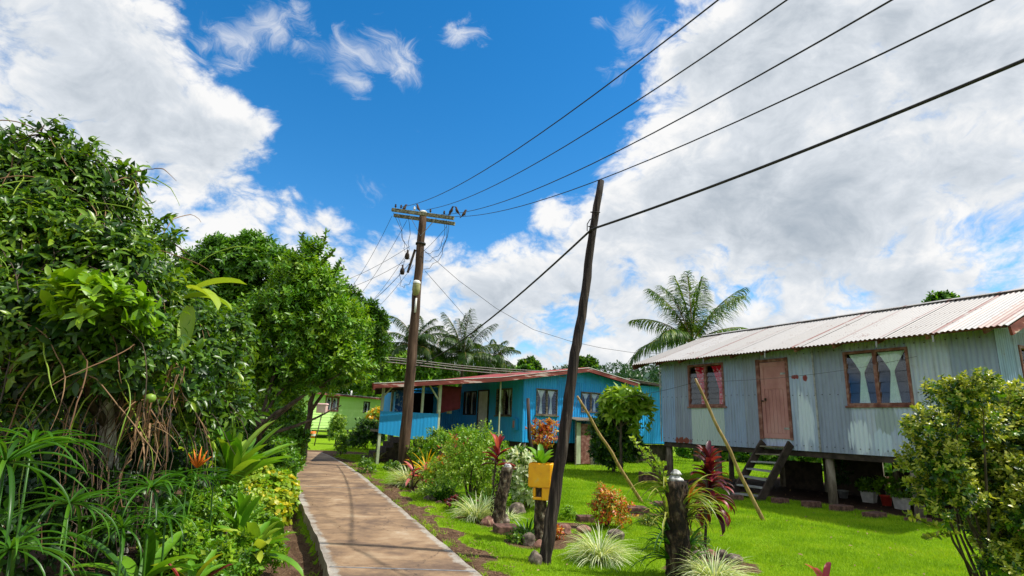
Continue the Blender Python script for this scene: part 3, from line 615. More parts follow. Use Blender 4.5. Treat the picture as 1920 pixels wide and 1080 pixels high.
# ------------------------------------------------------------------ grey house on stilts
def grey_house():
    H = thing('corrugated_house', 'grey blue corrugated iron house on stilts with a pink door', 'house', tuple(GA), math.atan2(GD[1], GD[0]))
    F0, EV = 1.2, 3.78; LN = 9.05; DP = 6.0; RZ = 5.02
    front = lambda w, z, b: (w, -b, z)
    holes = [(1.25, 2.50, 2.36, 3.50), (3.78, 4.55, 1.46, 3.45), (6.14, 7.44, 2.34, 3.48)]
    mb = MB(); hs = holes
    # front wall: separate runs of sheet, each lapped differently
    wall_cut(mb, front, 0, 1.25, F0, EV, [], sheetw=.62); wall_cut(mb, front, 1.25, 2.5, 3.5, EV, [], sheetw=.66)
    wall_cut(mb, lambda w, z, b: (w, -b-.006, z), 2.5, 3.78, F0-.01, EV, [], sheetw=.66); mb.sheet(3.78, 4.55, 3.45, EV, front, sheetw=1.2)
    mb.sheet(3.78, 4.55, F0, 1.46, front, sheetw=1.2)
    wall_cut(mb, front, 4.55, 6.14, F0, EV, [], sheetw=.78); wall_cut(mb, front, 6.14, 7.44, 3.48, EV, [], sheetw=.66); wall_cut(mb, lambda w, z, b: (w, -b-.004, z), 6.14, 7.44, F0, 2.34, [], sheetw=.72)
    wall_cut(mb, front, 7.44, LN, F0-.015, EV, [], sheetw=.80)
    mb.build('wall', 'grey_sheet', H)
    q = MB(); q.sheet(1.25, 2.5, F0-.01, 2.36, lambda w, z, b: (w, -b-.005, z), sheetw=.64); o = q.build('wall_panel', 'pale_sheet', H); o['label'] = 'paler unpainted sheet under the small window'
    # gable ends and back
    def gable(x, sgn, holes=()):
        g = MB(); P = lambda w, z, b: (x+sgn*b, w, z); n = 20
        wall_cut(g, P, 0, DP, F0, EV, list(holes), sheetw=.76)
        for k in range(n):
            y0, y1 = DP*k/n, DP*(k+1)/n; top = lambda y: EV+(RZ-.12-EV)*(1-abs(y-DP/2)/(DP/2)); m_ = 6
            ys = [y0+(y1-y0)*i/m_ for i in range(m_+1)]; vs = [P(y, EV, .014*math.sin(2*math.pi*y/.098)) for y in ys]+[P(y, top(y), .014*math.sin(2*math.pi*y/.098)) for y in ys]
            g.add(vs, [(i, i+1, m_+2+i, m_+1+i) for i in range(m_)], 0, True)
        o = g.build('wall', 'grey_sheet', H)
    gable(0, -1); gable(LN, 1, [(1.0, 2.6, 2.3, 3.45)])
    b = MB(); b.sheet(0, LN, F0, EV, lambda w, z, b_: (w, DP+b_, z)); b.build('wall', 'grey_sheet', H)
    louvre_window(H, lambda a, o_, z: (LN+o_, a, z), 1.0, 2.6, 2.3, 3.45, 'brown_paint', 2, louvres=5)
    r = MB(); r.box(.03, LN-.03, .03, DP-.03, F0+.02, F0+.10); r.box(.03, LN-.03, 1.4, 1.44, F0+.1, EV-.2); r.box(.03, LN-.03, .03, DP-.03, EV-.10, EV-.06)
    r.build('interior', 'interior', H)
    for x in (-.03, 5.32): t = MB(); t.box(x-.02, x+.02, -.034, -.015, F0, EV-.02); t.build('corner_batten', 'metal_grey', H)
    # door
    d = MB(); d.box(3.78, 4.55, -.012, .02, 1.46, 3.45)
    for k in range(5): d.box(3.90+k*.108, 3.90+k*.108+.10, -.022, -.0125, 1.60, 2.72)
    d.box(3.79, 3.885, -.028, -.0125, 1.47, 3.44); d.box(4.445, 4.54, -.028, -.0125, 1.47, 3.44); d.box(3.885, 4.445, -.026, -.0125, 3.33, 3.44); d.box(3.885, 4.445, -.026, -.0125, 2.74, 2.84); d.box(3.885, 4.445, -.026, -.0125, 1.47, 1.59)
    d.box(3.90, 4.43, -.016, -.0125, 2.85, 3.32)
    dr = d.build('door', 'pink_door', H); k = MB(); k.box(4.30-.4, 4.33-.4, -.075, -.029, 2.43, 2.50); k.lathe([(0, 0), (.03, .01), (.03, .04), (0, .05)], 10, (3.84, -.07, 2.40)); k.build('handle', 'dark_timber', dr)
    for zz in (1.7, 3.1): k = MB(); k.box(4.40, 4.56, -.036, -.029, zz, zz+.05); k.build('hinge', 'metal_grey', dr)
    f = MB(); f.box(3.67, 3.775, -.05, -.012, 1.44, 3.54); f.box(4.555, 4.63, -.045, -.012, 1.44, 3.54); f.box(3.775, 4.555, -.045, -.012, 3.455, 3.53); f.build('door_frame', 'brown_paint', H)
    fr = lambda a, o_, z: (a, -o_, z)
    louvre_window(H, fr, 1.25, 2.50, 2.36, 3.50, 'brown_paint', 2, 'side', 'small window with red and white flowered curtains', cmat='curtain_red', louvres=7, sill=.02)
    louvre_window(H, fr, 6.14, 7.44, 2.34, 3.48, 'brown_paint', 2, 'pinch', 'wide window with two white curtains tied in the middle', louvres=5, fw=.055, sill=.02)
    for (x0, x1, zz) in ((.1, 3.6, 1.32), (.1, 1.2, 2.6), (2.6, 3.6, 2.6), (4.7, 8.9, 1.32), (4.7, 6.05, 2.55), (7.6, 8.9, 2.55), (.1, 3.6, 3.62), (4.7, 8.9, 3.6)):
        nl = MB(); x = x0
        while x < x1: nl.box(x-.009, x+.009, -.028, -.010, zz-.009+.01*math.sin(x*7), zz+.009+.01*math.sin(x*7)); x += .196
        o = nl.build('nail_row', 'dark_timber', H); o['kind'] = 'stuff'
    # roof: two corrugated slopes, eaves out .6, gables out .8 / .45
    OV = .55; X0, X1 = -.8, 9.52; ez = EV-.10
    def slope(sg):
        m_ = MB(); n = None
        y_e, y_r = (-OV, DP/2) if sg > 0 else (DP+OV, DP/2); L = math.hypot(DP/2+OV, RZ-ez); ny, nz = -(RZ-ez)/L, (DP/2+OV)/L
        P = lambda w, h, b: (w, y_e+(y_r-y_e)*h+(ny if sg > 0 else -ny)*b, ez+(RZ-ez)*h+nz*b)
        m_.sheet(X0, X1, 0, 1, P, pitch=.10, amp=.014, sheetw=1.03, jit=.012, rows=3); return m_.build('roof', 'roof_metal', H)
    rf = slope(1); slope(-1)
    c = MB(); n = 14
    for s_ in (-1, 1):
        c.hexa([(X0-.02, DP/2, RZ+.055), (X1+.02, DP/2, RZ+.055), (X1+.02, DP/2+s_*.17, RZ-.005), (X0-.02, DP/2+s_*.17, RZ-.005),
                (X0-.02, DP/2, RZ+.063), (X1+.02, DP/2, RZ+.063), (X1+.02, DP/2+s_*.17, RZ+.003), (X0-.02, DP/2+s_*.17, RZ+.003)])
    c.build('ridge_cap', 'roof_metal', rf)
    sl_ = (RZ-ez)/(DP/2+OV)
    for xx in (X0+.03, X1-.03):
        for sg in (-1, 1):
            b = MB(); ye = -OV+.02 if sg < 0 else DP+OV-.02
            b.beam((xx, ye, ez-.10), (xx, DP/2, RZ-.10), .045, .17); b.build('barge_board', 'fascia_red' if xx > 5 else 'brown_fascia', H)
    for k in range(10):
        x = .25+k*.98
        rr = MB(); rr.beam((x, -OV+.10, ez-.075+.1*sl_), (x, DP/2, RZ-.085), .05, .12); rr.build('rafter', 'brown_fascia', H)
    e = MB()
    for yy in (-OV+.09, .35, 1.5): e.beam((X0+.1, yy, ez+sl_*(yy+OV)-.018-.014), (X1-.1, yy, ez+sl_*(yy+OV)-.018-.014), .07, .035)
    e.build('purlin', 'brown_fascia', H)
    for x in (2.23, 4.3, 7.1, 8.2): g = MB(); g.box(x, x+.035, -OV+.06, -OV+.075, ez-.17, ez-.03); g.build('gutter_bracket', 'metal_grey', H)
    # floor frame and stilts
    fl = MB()
    for y in (.10, 3, 5.9): fl.box(.02, LN-.02, y-.06, y+.06, F0-.14, F0+.015)
    for k in range(16): fl.box(.1+k*.59, .15+k*.59, .17, 2.93, F0-.09, F0+.015); 
    fl.build('floor_frame', 'dark_timber', H)
    for y in (.16, 3., 5.8):
        for x in (.12, 2.05, 3.5, 5.40, 7.25, 8.85):
            if y < 1 and x == 3.5: continue
            s_ = MB(); rr = .10 if y < 1 else .085; s_.tube([(x, y, -.25), (x+.01, y, .5), (x, y+.01, F0-.145)], [rr*1.05, rr, rr*.96], 10); s_.build('stilt', 'stilt', H)
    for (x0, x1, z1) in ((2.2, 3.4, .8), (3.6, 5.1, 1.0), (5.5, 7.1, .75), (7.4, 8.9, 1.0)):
        q = MB(); q.box(x0, x1, 2.94, 2.97, -.1, z1); q.build('underfloor_shade_panel', 'dark_timber', H)  # near-black panels added to make the space under the floor read dark
    # cross bracing and stored planks beneath
    p = MB(); p.beam((5.9, 3.0, .15), (7.1, 3.02, 1.0), .03, .08); p.beam((7.4, 2.9, 1.0), (8.7, 2.95, .2), .03, .08); p.build('brace', 'old_timber', H)
    # steps
    S = thing('steps', 'steep old timber steps leading up to the pink door', 'steps', tuple(GA), math.atan2(GD[1], GD[0]))
    top, bot = Vector((4.17, -.04, 1.36)), Vector((4.00, -1.18, .02)); hw = .40
    for sx in (-1, 1):
        s_ = MB(); s_.beam((top.x+sx*hw, top.y-.02, top.z), (bot.x+sx*hw, bot.y, bot.z-.05), .05, .20); s_.build('stringer', 'dark_timber', S)
    for k in range(7):
        t = (k+.4)/6.9; c_ = top.lerp(bot, t); s_ = MB(); w_ = .375; ang = random.uniform(-.02, .02)
        s_.hexa([(c_.x-w_, c_.y-.12, c_.z-.04+ang), (c_.x+w_, c_.y-.12, c_.z-.04-ang), (c_.x+w_, c_.y+.12, c_.z-.04-ang), (c_.x-w_, c_.y+.12, c_.z-.04+ang),
                 (c_.x-w_, c_.y-.12, c_.z-.005+ang), (c_.x+w_, c_.y-.12, c_.z-.005-ang), (c_.x+w_, c_.y+.12, c_.z-.005-ang), (c_.x-w_, c_.y+.12, c_.z-.005+ang)])
        s_.build('tread', 'grey_tread' if k > 1 else 'old_timber', S)
grey_house()

# ------------------------------------------------------------------ blue house
BA = at(979, 829, 23.5); BW = np.array([math.sin(math.radians(60)), math.cos(math.radians(60)), 0]); BV = np.array([-BW[1], BW[0], 0])
def blue_house():
    H = thing('blue_house', 'bright blue timber house with a red roof and a porch', 'house', (BA[0], BA[1], 0), math.atan2(BW[1], BW[0]))
    F0 = .86; DP = 8.0; AP = 3.0; kw = dict(pitch=.12, amp=.013, sheetw=1.1, jit=.002)
    def rz(u):                       # underside of the roof over the gable front
        if u > AP: return 4.04-(u-AP)*.165
        if u > -1.4: return 4.04-(AP-u)*.165
        return 4.04-(AP+1.4)*.165-(-1.4-u)*.115
    front = lambda w, z, b: (w, -b, z)
    holes = [(.66, 1.66, 2.02, 3.02), (3.02, 4.02, 2.22, 3.02), (6.45, 7.0, 2.3, 3.0)]
    mb = MB(); wall_cut(mb, front, 0, 5.6, F0, 3.45, holes[:2], **kw)
    n = 46
    for k in range(n):
        a, b = 5.6*k/n, 5.6*(k+1)/n; m_ = 4; xs = [a+(b-a)*i/m_ for i in range(m_+1)]
        mb.add([front(x, 3.45, .008*math.sin(2*math.pi*x/.11)) for x in xs]+[front(x, max(3.46, rz(x)-.04), .008*math.sin(2*math.pi*x/.11)) for x in xs], [(i, i+1, m_+2+i, m_+1+i) for i in range(m_)], 0, True)
    mb.build('wall', 'blue_board', H)
    mb = MB(); wall_cut(mb, lambda w, z, b: (w, -b+.02, z), 5.6, 8.7, F0+.05, 3.56, [holes[2]], **kw); mb.build('wall', 'blue_board', H)
    side = lambda w, z, b: (-b, w, z)
    sh = [(.98, 2.25, 1.95, 3.02), (3.05, 4.0, 1.2, 3.0), (4.35, 5.6, 1.95, 3.0)]
    mb = MB(); wall_cut(mb, side, 0, 6, F0, 3.42, sh, **kw); mb.build('wall', 'blue_board', H)
    bk = lambda w, z, b: (w, 6-b, z)
    mb = MB(); wall_cut(mb, bk, -3.35, 0, F0+.2, 3.0, [(-2.6, -1.5, 1.15, 2.9)], **kw); mb.build('wall', 'blue_board', H)
    mb = MB(); mb.sheet(0, DP, F0, 3.5, lambda w, z, b: (8.7+b, w, z), **kw); mb.sheet(-3.35, 8.7, F0, 3.3, lambda w, z, b: (w, DP+b, z), **kw); mb.sheet(6, DP, F0, 2.9, lambda w, z, b: (-3.35-b, w, z), **kw); mb.build('wall', 'blue_board', H)
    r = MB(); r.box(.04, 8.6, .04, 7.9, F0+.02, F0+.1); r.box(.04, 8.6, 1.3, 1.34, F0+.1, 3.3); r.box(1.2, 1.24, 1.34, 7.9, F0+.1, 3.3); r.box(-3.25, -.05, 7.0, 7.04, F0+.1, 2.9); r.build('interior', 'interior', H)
    fr = lambda a, o, z: (a, -o, z); sd = lambda a, o, z: (-o, a, z); bkT = lambda a, o, z: (a, 6-o, z)
    louvre_window(H, fr, .66, 1.66, 2.02, 3.02, 'old_timber', 2, 'pinch', None, cmat='curtain_lace', louvres=9, fw=.045)
    louvre_window(H, fr, 3.02, 4.02, 2.22, 3.02, 'old_timber', 2, 'pinch', None, cmat='curtain_lace', louvres=7, fw=.045, sill=0)
    louvre_window(H, lambda a, o, z: (a, .02-o, z), 6.45, 7.0, 2.3, 3.0, 'dark_timber', 1, None, louvres=5, fw=.05, sill=0)
    louvre_window(H, sd, .98, 2.25, 1.95, 3.02, 'old_timber', 2, 'pinch', None, cmat='curtain_lace', louvres=9, fw=.045)
    louvre_window(H, sd, 4.35, 5.6, 1.95, 3.0, 'dark_timber', 2, 'pair', None, cmat='curtain_lace', louvres=9, fw=.045, sill=0)
    d = MB(); d.box(-.03, .0, 3.06, 3.99, 1.2, 3.0); d.box(-.036, -.0305, 3.2, 3.85, 1.35, 2.1); d.box(-.036, -.0305, 3.2, 3.85, 2.2, 2.85); dd = d.build('door', 'white_paint', H); dd['label'] = 'plain white door'
    k = MB(); k.lathe([(0, 0), (.035, .01), (.035, .05), (0, .06)], 10, (-.07, 3.92, 2.0)); k.build('handle', 'metal_grey', dd)
    d = MB(); d.box(-.06, .0, 3.0, 3.055, 1.2, 3.06); d.box(-.06, .0, 3.995, 4.05, 1.2, 3.06); d.box(-.06, .0, 3.055, 3.995, 3.0, 3.06); d.build('door_frame', 'dark_timber', H)
    c = MB(); c.box(-.035, .035, -.035, -.012, F0, 3.42); c.build('corner_batten', 'blue_panel', H); c = MB(); c.box(5.57, 5.64, -.04, -.012, F0, 3.5); c.build('corner_batten', 'blue_panel', H)
    e = MB(); e.box(-1.15, -1.10, -.05, 0, 0.2, rz(-1.1)-.05); e.build('post', 'post_green', H)
    m_ = MB(); m_.box(-.16, -.012, .30, .62, 1.32, 1.78); mm = m_.build('meter_box', 'blue_panel', H); m2 = MB(); m2.box(-.175, -.161, .40, .52, 1.42, 1.70); m2.build('cover', 'pink_door', mm)
    # porch: floor, posts, blue panels
    fl = MB(); fl.box(-4.5, -3.7, 0, 6, 1.0, 1.1); fl.box(-3.7, -.02, 2.5, 6, 1.0, 1.1); fl.box(-3.7, -.02, 2.42, 2.5, .93, 1.12); fl.build('porch_floor', 'old_timber', H)
    for u, v, r_ in ((-5.95, .02, .045), (-5.08, .02, .035), (-4.42, .02, .04), (-3.75, .0, .055), (-4.6, 3.0, .045)):
        p = MB(); p.box(u-r_, u+r_, v-r_, v+r_, -.1, rz(u)-.06 if v < 1 else 2.75); p.build('post', 'post_green', H)
    p = MB(); p.beam((-3.75, .0, 2.3), (-4.2, .0, rz(-4.2)-.1), .05, .05); p.beam((-5.95, 0, 2.35), (-5.6, 0, rz(-5.6)-.08), .05, .05); p.build('knee_brace', 'post_green', H)
    q = MB(); P = lambda w, z, b: (w, -.06-b, z); q.sheet(-4.98, -3.78, .90, 1.84, P, pitch=.14, amp=.004, sheetw=.6)
    q.build('porch_panel', 'blue_panel', H)
    q = MB(); q.sheet(-6.02, -5.0, 1.08, 1.84, lambda w, z, b: (w, -.055-b, z+(-.14*(w+6.02)/1.02 if z < 1.5 else 0)), pitch=.14, amp=.003, sheetw=1.2); q.build('porch_panel', 'blue_panel', H)
    # roof: right slope, left slope and the flatter porch slope
    def strip(u0, u1, z0, z1, mats, name='roof', v0=-.5, v1=DP+.4, skew=0.):
        mb = MB(); L = math.hypot(u1-u0, z1-z0); nx, nz = -(z1-z0)/L, (u1-u0)/L
        mb.sheet(v0, v1, 0, 1, lambda w, h, b: (u0+skew*(w+.5)+(u1-u0-skew*(w+.5))*h+nx*b, w, z0+(z1-z0)*h+nz*b+.018*(w-v0)), pitch=.10, amp=.013, sheetw=.9, jit=.008); return mb.build(name, mats, H)
    strip(AP, 5.95, rz(AP)+.05, rz(5.95)+.05, 'red_roof'); strip(-1.42, AP, rz(-1.42)+.055, rz(AP)+.055, 'red_roof'); strip(-6.5, -1.38, rz(-6.5)+.04, rz(-1.38)+.04, 'red_roof', v1=7.0, skew=.30)
    strip(5.5, 9.1, 3.80, 3.62, 'white_roof', v0=-.35)
    for (a, b) in ((AP, 5.95), (-1.42, AP), (-6.5, -1.42)):
        q = MB(); q.beam((a, -.52, rz(a)-.055), (b, -.52, rz(b)-.055), .035, .155); q.build('barge_board', 'fascia_red', H)
        q = MB(); q.beam((a, -.545, rz(a)+.045), (b, -.545, rz(b)+.045), .012, .02); q.build('edge_trim', 'white_paint', H)
    q = MB(); q.beam((5.9, -.34, 3.70), (9.1, -.34, 3.54), .03, .10); q.build('barge_board', 'dark_timber', H)
    q = MB(); q.beam((-6.52, -.5, rz(-6.5)-.03), (-6.52+.3*7.5, 7.0, rz(-6.5)-.03+.13), .15, .035, up=(1, 0, 0)); q.build('fascia', 'fascia_red', H)
    for k in range(7):
        q = MB(); v = .3+k*1.0; q.beam((-6.4+.3*(v+.5), v, rz(-6.4)-.03), (-1.4, v, rz(-1.4)-.03), .05, .1); q.build('rafter', 'soffit', H)
    # stumps and sub floor
    q = MB(); q.box(.03, 8.6, .3, .42, .1, F0-.01); q.box(.1, .22, .5, 5.9, .1, F0-.01); q.build('foundation_wall', 'dark_timber', H)
    for u, v in ((.15, .1), (2.2, .1), (4.2, .1), (6.3, .1), (8.3, .1), (-.9, 2.6), (-2.4, 2.6), (-3.6, 2.6), (-3.6, 5.6)):
        q = MB(); q.tube([(u, v, -.1), (u, v, F0-.02 if u > 0 else .99)], .09, 8); q.build('stilt', 'stilt', H)
    # concrete porch steps going down away from the porch end
    S = thing('porch_steps', 'dark weathered concrete steps beside the blue porch', 'steps', (BA[0], BA[1], 0), math.atan2(BW[1], BW[0]))
    for k in range(5):
        q = MB(); q.box(-4.52-.27*(k+1), -4.52-.27*k, 1.0+.002*k, 2.3-.002*k, -.05, .90-.18*k); q.build('step', 'dark_timber', S, bevel=.012)
    L = lambda u, v, z: (BA[0]+BW[0]*u+BV[0]*v, BA[1]+BW[1]*u+BV[1]*v, z)
    # washing hung in the porch
    def cloth(name, label, u0, u1, v, z0, z1, mat_, hem=0.):
        vs = []; K, R = 16, 8
        for r in range(R+1):
            for k in range(K+1): t = k/K; vs.append(L(u0+(u1-u0)*t, v+.05*math.sin(t*9)*(.3+r/R), z1-(z1-z0)*r/R-hem*(1-t)*r/R))
        q = MB(); q.add(vs, [(r*(K+1)+k, r*(K+1)+k+1, (r+1)*(K+1)+k+1, (r+1)*(K+1)+k) for r in range(R) for k in range(K)], 0, True)
        o = q.build(name, mat_); tag(o, label, 'washing'); md = o.modifiers.new('thick', 'SOLIDIFY'); md.thickness = .008
    cloth('hanging_cloth', 'dark purple cloth hung behind the right porch post', -3.1, -2.1, 1.6, 2.1, 3.0, 'purple_cloth', .25)
    cloth('hanging_cloth', 'blue patterned cloth hung between the middle porch posts', -4.6, -4.0, 2.6, 1.5, 2.75, 'blue_cloth')
    cloth('hanging_cloth', 'small white cloth hung by the dark doorway', -1.9, -1.65, 3.4, 1.9, 2.5, 'white_paint')
    return H
blue_house()

def shed():
    g = G(1106, 872); S = thing('lean_to_shed', 'small rusty lean to shed against the blue gable', 'shed', (g[0], g[1]-.1, 0), math.atan2(BW[1], BW[0]))
    q = MB(); q.sheet(.1, 1.2, 0, 1.75, lambda w, z, b: (w, -b, z), pitch=.076, amp=.008, sheetw=.6); q.sheet(0, .9, 0, 1.8, lambda w, z, b: (1.2+b, w, z)); q.build('wall', 'shed_sheet', S)
    q = MB(); q.box(-.75, -.52, -.02, .0, .05, 1.72); q.build('wall_panel', 'post_green', S)
    q = MB(); q.box(-.51, -.02, -.03, .0, .06, 1.68); o = q.build('door', 'brown_paint', S); o['label'] = 'rust brown door'
    q = MB(); q.box(-.02, .09, -.04, .03, 0, 1.8); q.box(-.80, -.755, -.04, .03, 0, 1.78); q.build('door_frame', 'old_timber', S)
    q = MB(); q.hexa([(-.95, -.25, 1.80), (1.4, -.25, 1.80), (1.4, 1.0, 1.98), (-.95, 1.0, 1.98), (-.95, -.25, 1.83), (1.4, -.25, 1.83), (1.4, 1.0, 2.01), (-.95, 1.0, 2.01)]); q.build('roof', 'old_timber', S)
shed()
def green_house():
    A = at(582, 802, 41); B = at(716, 803.5, 49); d = (B-A); d[2] = 0; Ln = np.linalg.norm(d); F0 = float(A[2]); dd_ = d/Ln; nn_ = np.array([-dd_[1], dd_[0], 0])
    H = thing('green_house', 'lime green weatherboard house beyond the end of the path', 'house', (A[0], A[1], 0), math.atan2(d[1], d[0]))
    def pu(x, y):
        r = ray(x, y); t = nn_.dot(A-CAM)/nn_.dot(r); o = CAM+r*t; return float((o-A).dot(dd_)), float(o[2])
    LN = Ln; top = 3.2
    q = MB(); hl = [(pu(611, 760)[0], pu(633, 760)[0], 2.05, 2.95), (pu(682, 762)[0], pu(692, 762)[0], 2.0, 2.8)]
    def board(x0, x1, z0, z1):
        z = z0
        while z < z1-.01:
            e = min(z+.19, z1); q.add([(x0, -.022, z), (x1, -.022, z), (x1, 0, e), (x0, 0, e), (x0, 0, z), (x1, 0, z)], [(0, 1, 2, 3), (0, 4, 5, 1)]); z = e
    board(0, LN, F0, 2.0); board(0, hl[0][0], 2.0, top); board(hl[0][1], hl[1][0], 2.0, top); board(hl[1][1], LN, 2.0, top); board(hl[0][0], hl[0][1], 2.95, top); board(hl[1][0], hl[1][1], 2.8, top); board(hl[0][0], hl[0][1], 2.0, 2.05)
    q.build('wall', 'green_board', H)
    q = MB(); q.box(-.02, 0, 0, 5, F0, top); q.box(LN, LN+.02, 0, 5, F0, top); q.box(0, LN, 5, 5.02, F0, top); q.box(0, LN, .03, 4.9, F0-.12, F0-.02); q.build('wall', 'green_board', H)
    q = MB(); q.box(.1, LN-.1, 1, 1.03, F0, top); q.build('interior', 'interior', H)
    louvre_window(H, lambda a, o, z: (a, -o, z), *hl[0], 'brown_paint', 2, 'pair', None, cmat='curtain_lace', louvres=6, fw=.12, sill=0)
    louvre_window(H, lambda a, o, z: (a, -o, z), *hl[1], 'dark_timber', 1, 'pair', None, cmat='curtain_lace', louvres=5, fw=.06, sill=0)
    q = MB(); q.sheet(-.5, LN+.5, 0, 1, lambda w, h, b: (w, -.55+6.2*h, top+.02+.35*h+b), pitch=.1, amp=.012); q.build('roof', 'white_roof', H)
    q = MB(); q.beam((-.5, -.57, top-.05), (LN+.5, -.57, top-.05), .03, .14); q.build('fascia', 'brown_fascia', H)
    q = MB(); q.tube([(4.4, .2, top+.05), (4.4, .2, top+.42)], .06, 8); q.build('vent_pipe', 'white_paint', H)
    for k in range(5):
        q = MB(); x = .2+k*(LN-.4)/4; q.box(x-.08, x+.08, .1, .26, -.1, F0-.12); q.build('stilt', 'white_paint' if k == 0 else 'stilt', H)
    q = MB(); q.box(-.75, -.1, 1.0, 1.05, F0-.1, 3.0); q.build('side_screen', 'post_green', H)
    # pink letter box on a pole, orange bucket
    g = G(589, 836); t = thing('letter_box', 'pale pink box on a thin leaning pole at the path end', 'letter box', (g[0], g[1], 0))
    q = MB(); q.tube([(0, 0, 0), (.25, 0, 1.9)], .03, 6); q.build('pole', 'old_timber', t); q = MB(); q.box(-.05, .45, -.2, .2, 1.75, 2.2); q.hexa([(-.1, -.24, 2.2), (.5, -.24, 2.2), (.5, .24, 2.2), (-.1, .24, 2.2), (-.05, -.18, 2.27), (.45, -.18, 2.27), (.45, .18, 2.27), (-.05, .18, 2.27)]); q.build('box', 'pink_box', t, bevel=.01)
    t = thing('bucket_planter', 'small orange and white bucket hung on the letter box pole', 'bucket', (g[0]-.12, g[1]-.1, .42))
    q = MB(); q.lathe([(0, 0), (.13, 0), (.17, .34), (.15, .34), (.12, .05), (0, .05)], 14); q.build('bucket', 'orange_flower', t); q = MB(); q.lathe([(.152, .10), (.168, .22)], 14); q.build('band', 'white_paint', t)
green_house()
# ------------------------------------------------------------------ poles and wires
def wire(name, label, cat, pts, r, mat_='wire', group=None):
    q = MB(); q.tube(pts, r, 5, cap=False); o = q.build(name, mat_); return tag(o, label, cat, group)
def sag(a, b, s, n=14): a, b = Vector(a), Vector(b); return [a.lerp(b, i/n)-Vector((0, 0, 4*s*(i/n)*(1-i/n))) for i in range(n+1)]
PB = Vector((-3.27, 18.72, 0))
def power_pole():
    H = thing('utility_pole', 'tall brown wooden utility pole with a double crossarm', 'utility pole', PB)
    q = MB(); n = 18; q.tube([(.012*math.sin(i*1.9), .01*math.cos(i*1.3), -.3+9.05*i/n) for i in range(n+1)], [.188-.06*i/n+.004*math.sin(i*2.7) for i in range(n+1)], 14); q.build('post', 'pole_brown', H)
    a = at(737, 397, 18.95)-np.array(PB); b = at(852, 413, 18.45)-np.array(PB); a, b = Vector(a), Vector(b)
    side = Vector((0, 1, 0)); 
    for s_, dz in ((-1, 0), (1, -.06)):
        q = MB(); o = side*(.20*s_)+Vector((0, 0, dz)); q.beam(a+o, b+o, .09, .12); q.build('crossarm', 'crossarm', H, bevel=.008)
    q = MB()
    for s_ in (-1, 1): m_ = a.lerp(b, .5+.22*s_); q.beam(m_+Vector((0, -.13, -.07)), (0, -.13, 7.85), .03, .012)
    q.build('brace', 'metal_grey', H)
    for t in (.05, .14, .36, .62, .84, .93):
        q = MB(); p = a.lerp(b, t); q.lathe([(.012, 0), (.012, .08), (.035, .085), (.04, .12), (.022, .13), (.034, .16), (.02, .19), (0, .2)], 10, (p.x, p.y-.15, p.z+.055)); q.build('insulator', 'ceramic' if t in (.36,) else 'dark_timber', H)
    q = MB(); q.lathe([(0, .0), (.14, 0), (.14, .05), (.10, .09), (0, .1)], 12, (0, 0, 8.74)); q.build('pole_cap', 'white_paint', H)
    q = MB(); q.beam((-.16, -.1, 7.35), (-.34, -.16, 6.5), .06, .08); q.build('bracket', 'dark_timber', H)
    for x, z in ((-.50, 7.1), (-.62, 6.55)):
        q = MB(); q.lathe([(0, 0), (.07, .02), (.085, .12), (.07, .2), (.03, .26), (.03, .34), (0, .36)], 10, (x+.1, -.2, z-.15)); q.build('fuse', 'dark_timber', H)
    q = MB(); q.tube([(.02, -.16, 6.05), (.02, -.30, 6.02)], .04, 8); lm = q.build('lamp', 'metal_grey', H)
    q = MB(); q.lathe([(0, -.42), (.09, -.38), (.14, -.22), (.13, -.06), (.12, 0)], 14, (.02, -.30, 6.08)); q.build('lamp_shade', 'lamp_glass', lm)
    q = MB(); q.lathe([(.13, 0), (.135, .05), (.09, .11), (0, .12)], 14, (.02, -.30, 6.08)); q.build('lamp_cap', 'white_paint', lm)
    q = MB(); q.tube([(.03, -.21, 5.6), (.03, -.215, 5.1)], .035, 8); q.build('conduit', 'white_paint', H)
    q = MB(); q.tube([(0, 0, 7.6-.03), (0, 0, 7.6+.03)], .18, 12); q.build('wire_band', 'wire', H)
    # twisted jumper leads
    rr = random.Random(5)
    ends = [((-.5, -.2, 7.2), a.lerp(b, .1)), ((-.6, -.2, 6.7), a.lerp(b, .28)), ((-.3, -.2, 6.9), a.lerp(b, .04)), ((.2, -.2, 6.6), a.lerp(b, .90)), ((.22, -.2, 6.9), a.lerp(b, .94)), ((.2, -.2, 7.2), a.lerp(b, .86)), ((-.2, -.2, 6.2), (-.55, -.2, 6.5))]
    for p, e in ends:
        p, e = Vector(p), Vector(e)-Vector((0, .15, .1)); q = MB(); k = 8; off = Vector((rr.uniform(-.1, .25), 0, -.35))
        q.tube([p.lerp(e, i/k)+off*math.sin(math.pi*i/k)+Vector((.04*math.sin(i*2.2), 0, .03*math.cos(i*3))) for i in range(k+1)], .008, 4, cap=False); q.build('jumper_lead', 'wire', H)
    return a+PB, b+PB
CA, CB_ = power_pole()
GW = 'overhead power lines'
for i, (px, Y, th, k, lab) in enumerate((((752, 388), 19.0, 158., .0067, 'overhead line highest in the sky, from the left end of the crossarm'), ((800, 393), 18.72, 159., .0065, 'overhead line second from the top, from the middle of the crossarm'),
                            ((828, 402), 18.5, 160., .00698, 'overhead line third from the top, from right of the pole cap'), ((845, 406), 18.4, 159.5, .00709, 'overhead line lowest of the four from the crossarm, from its right end'))):
    P0 = at(*px, Y); d = np.array([math.sin(math.radians(th)), math.cos(math.radians(th)), 0]); S_ = np.linspace(0, 50, 60)
    pts = [P0+d*s+np.array([0, 0, -k*s*(50-s)]) for s in S_]; wire('power_line', lab, 'power line', pts, .0085, group=GW)
LB = Vector(G(1020, 1056)); LB.z = 0
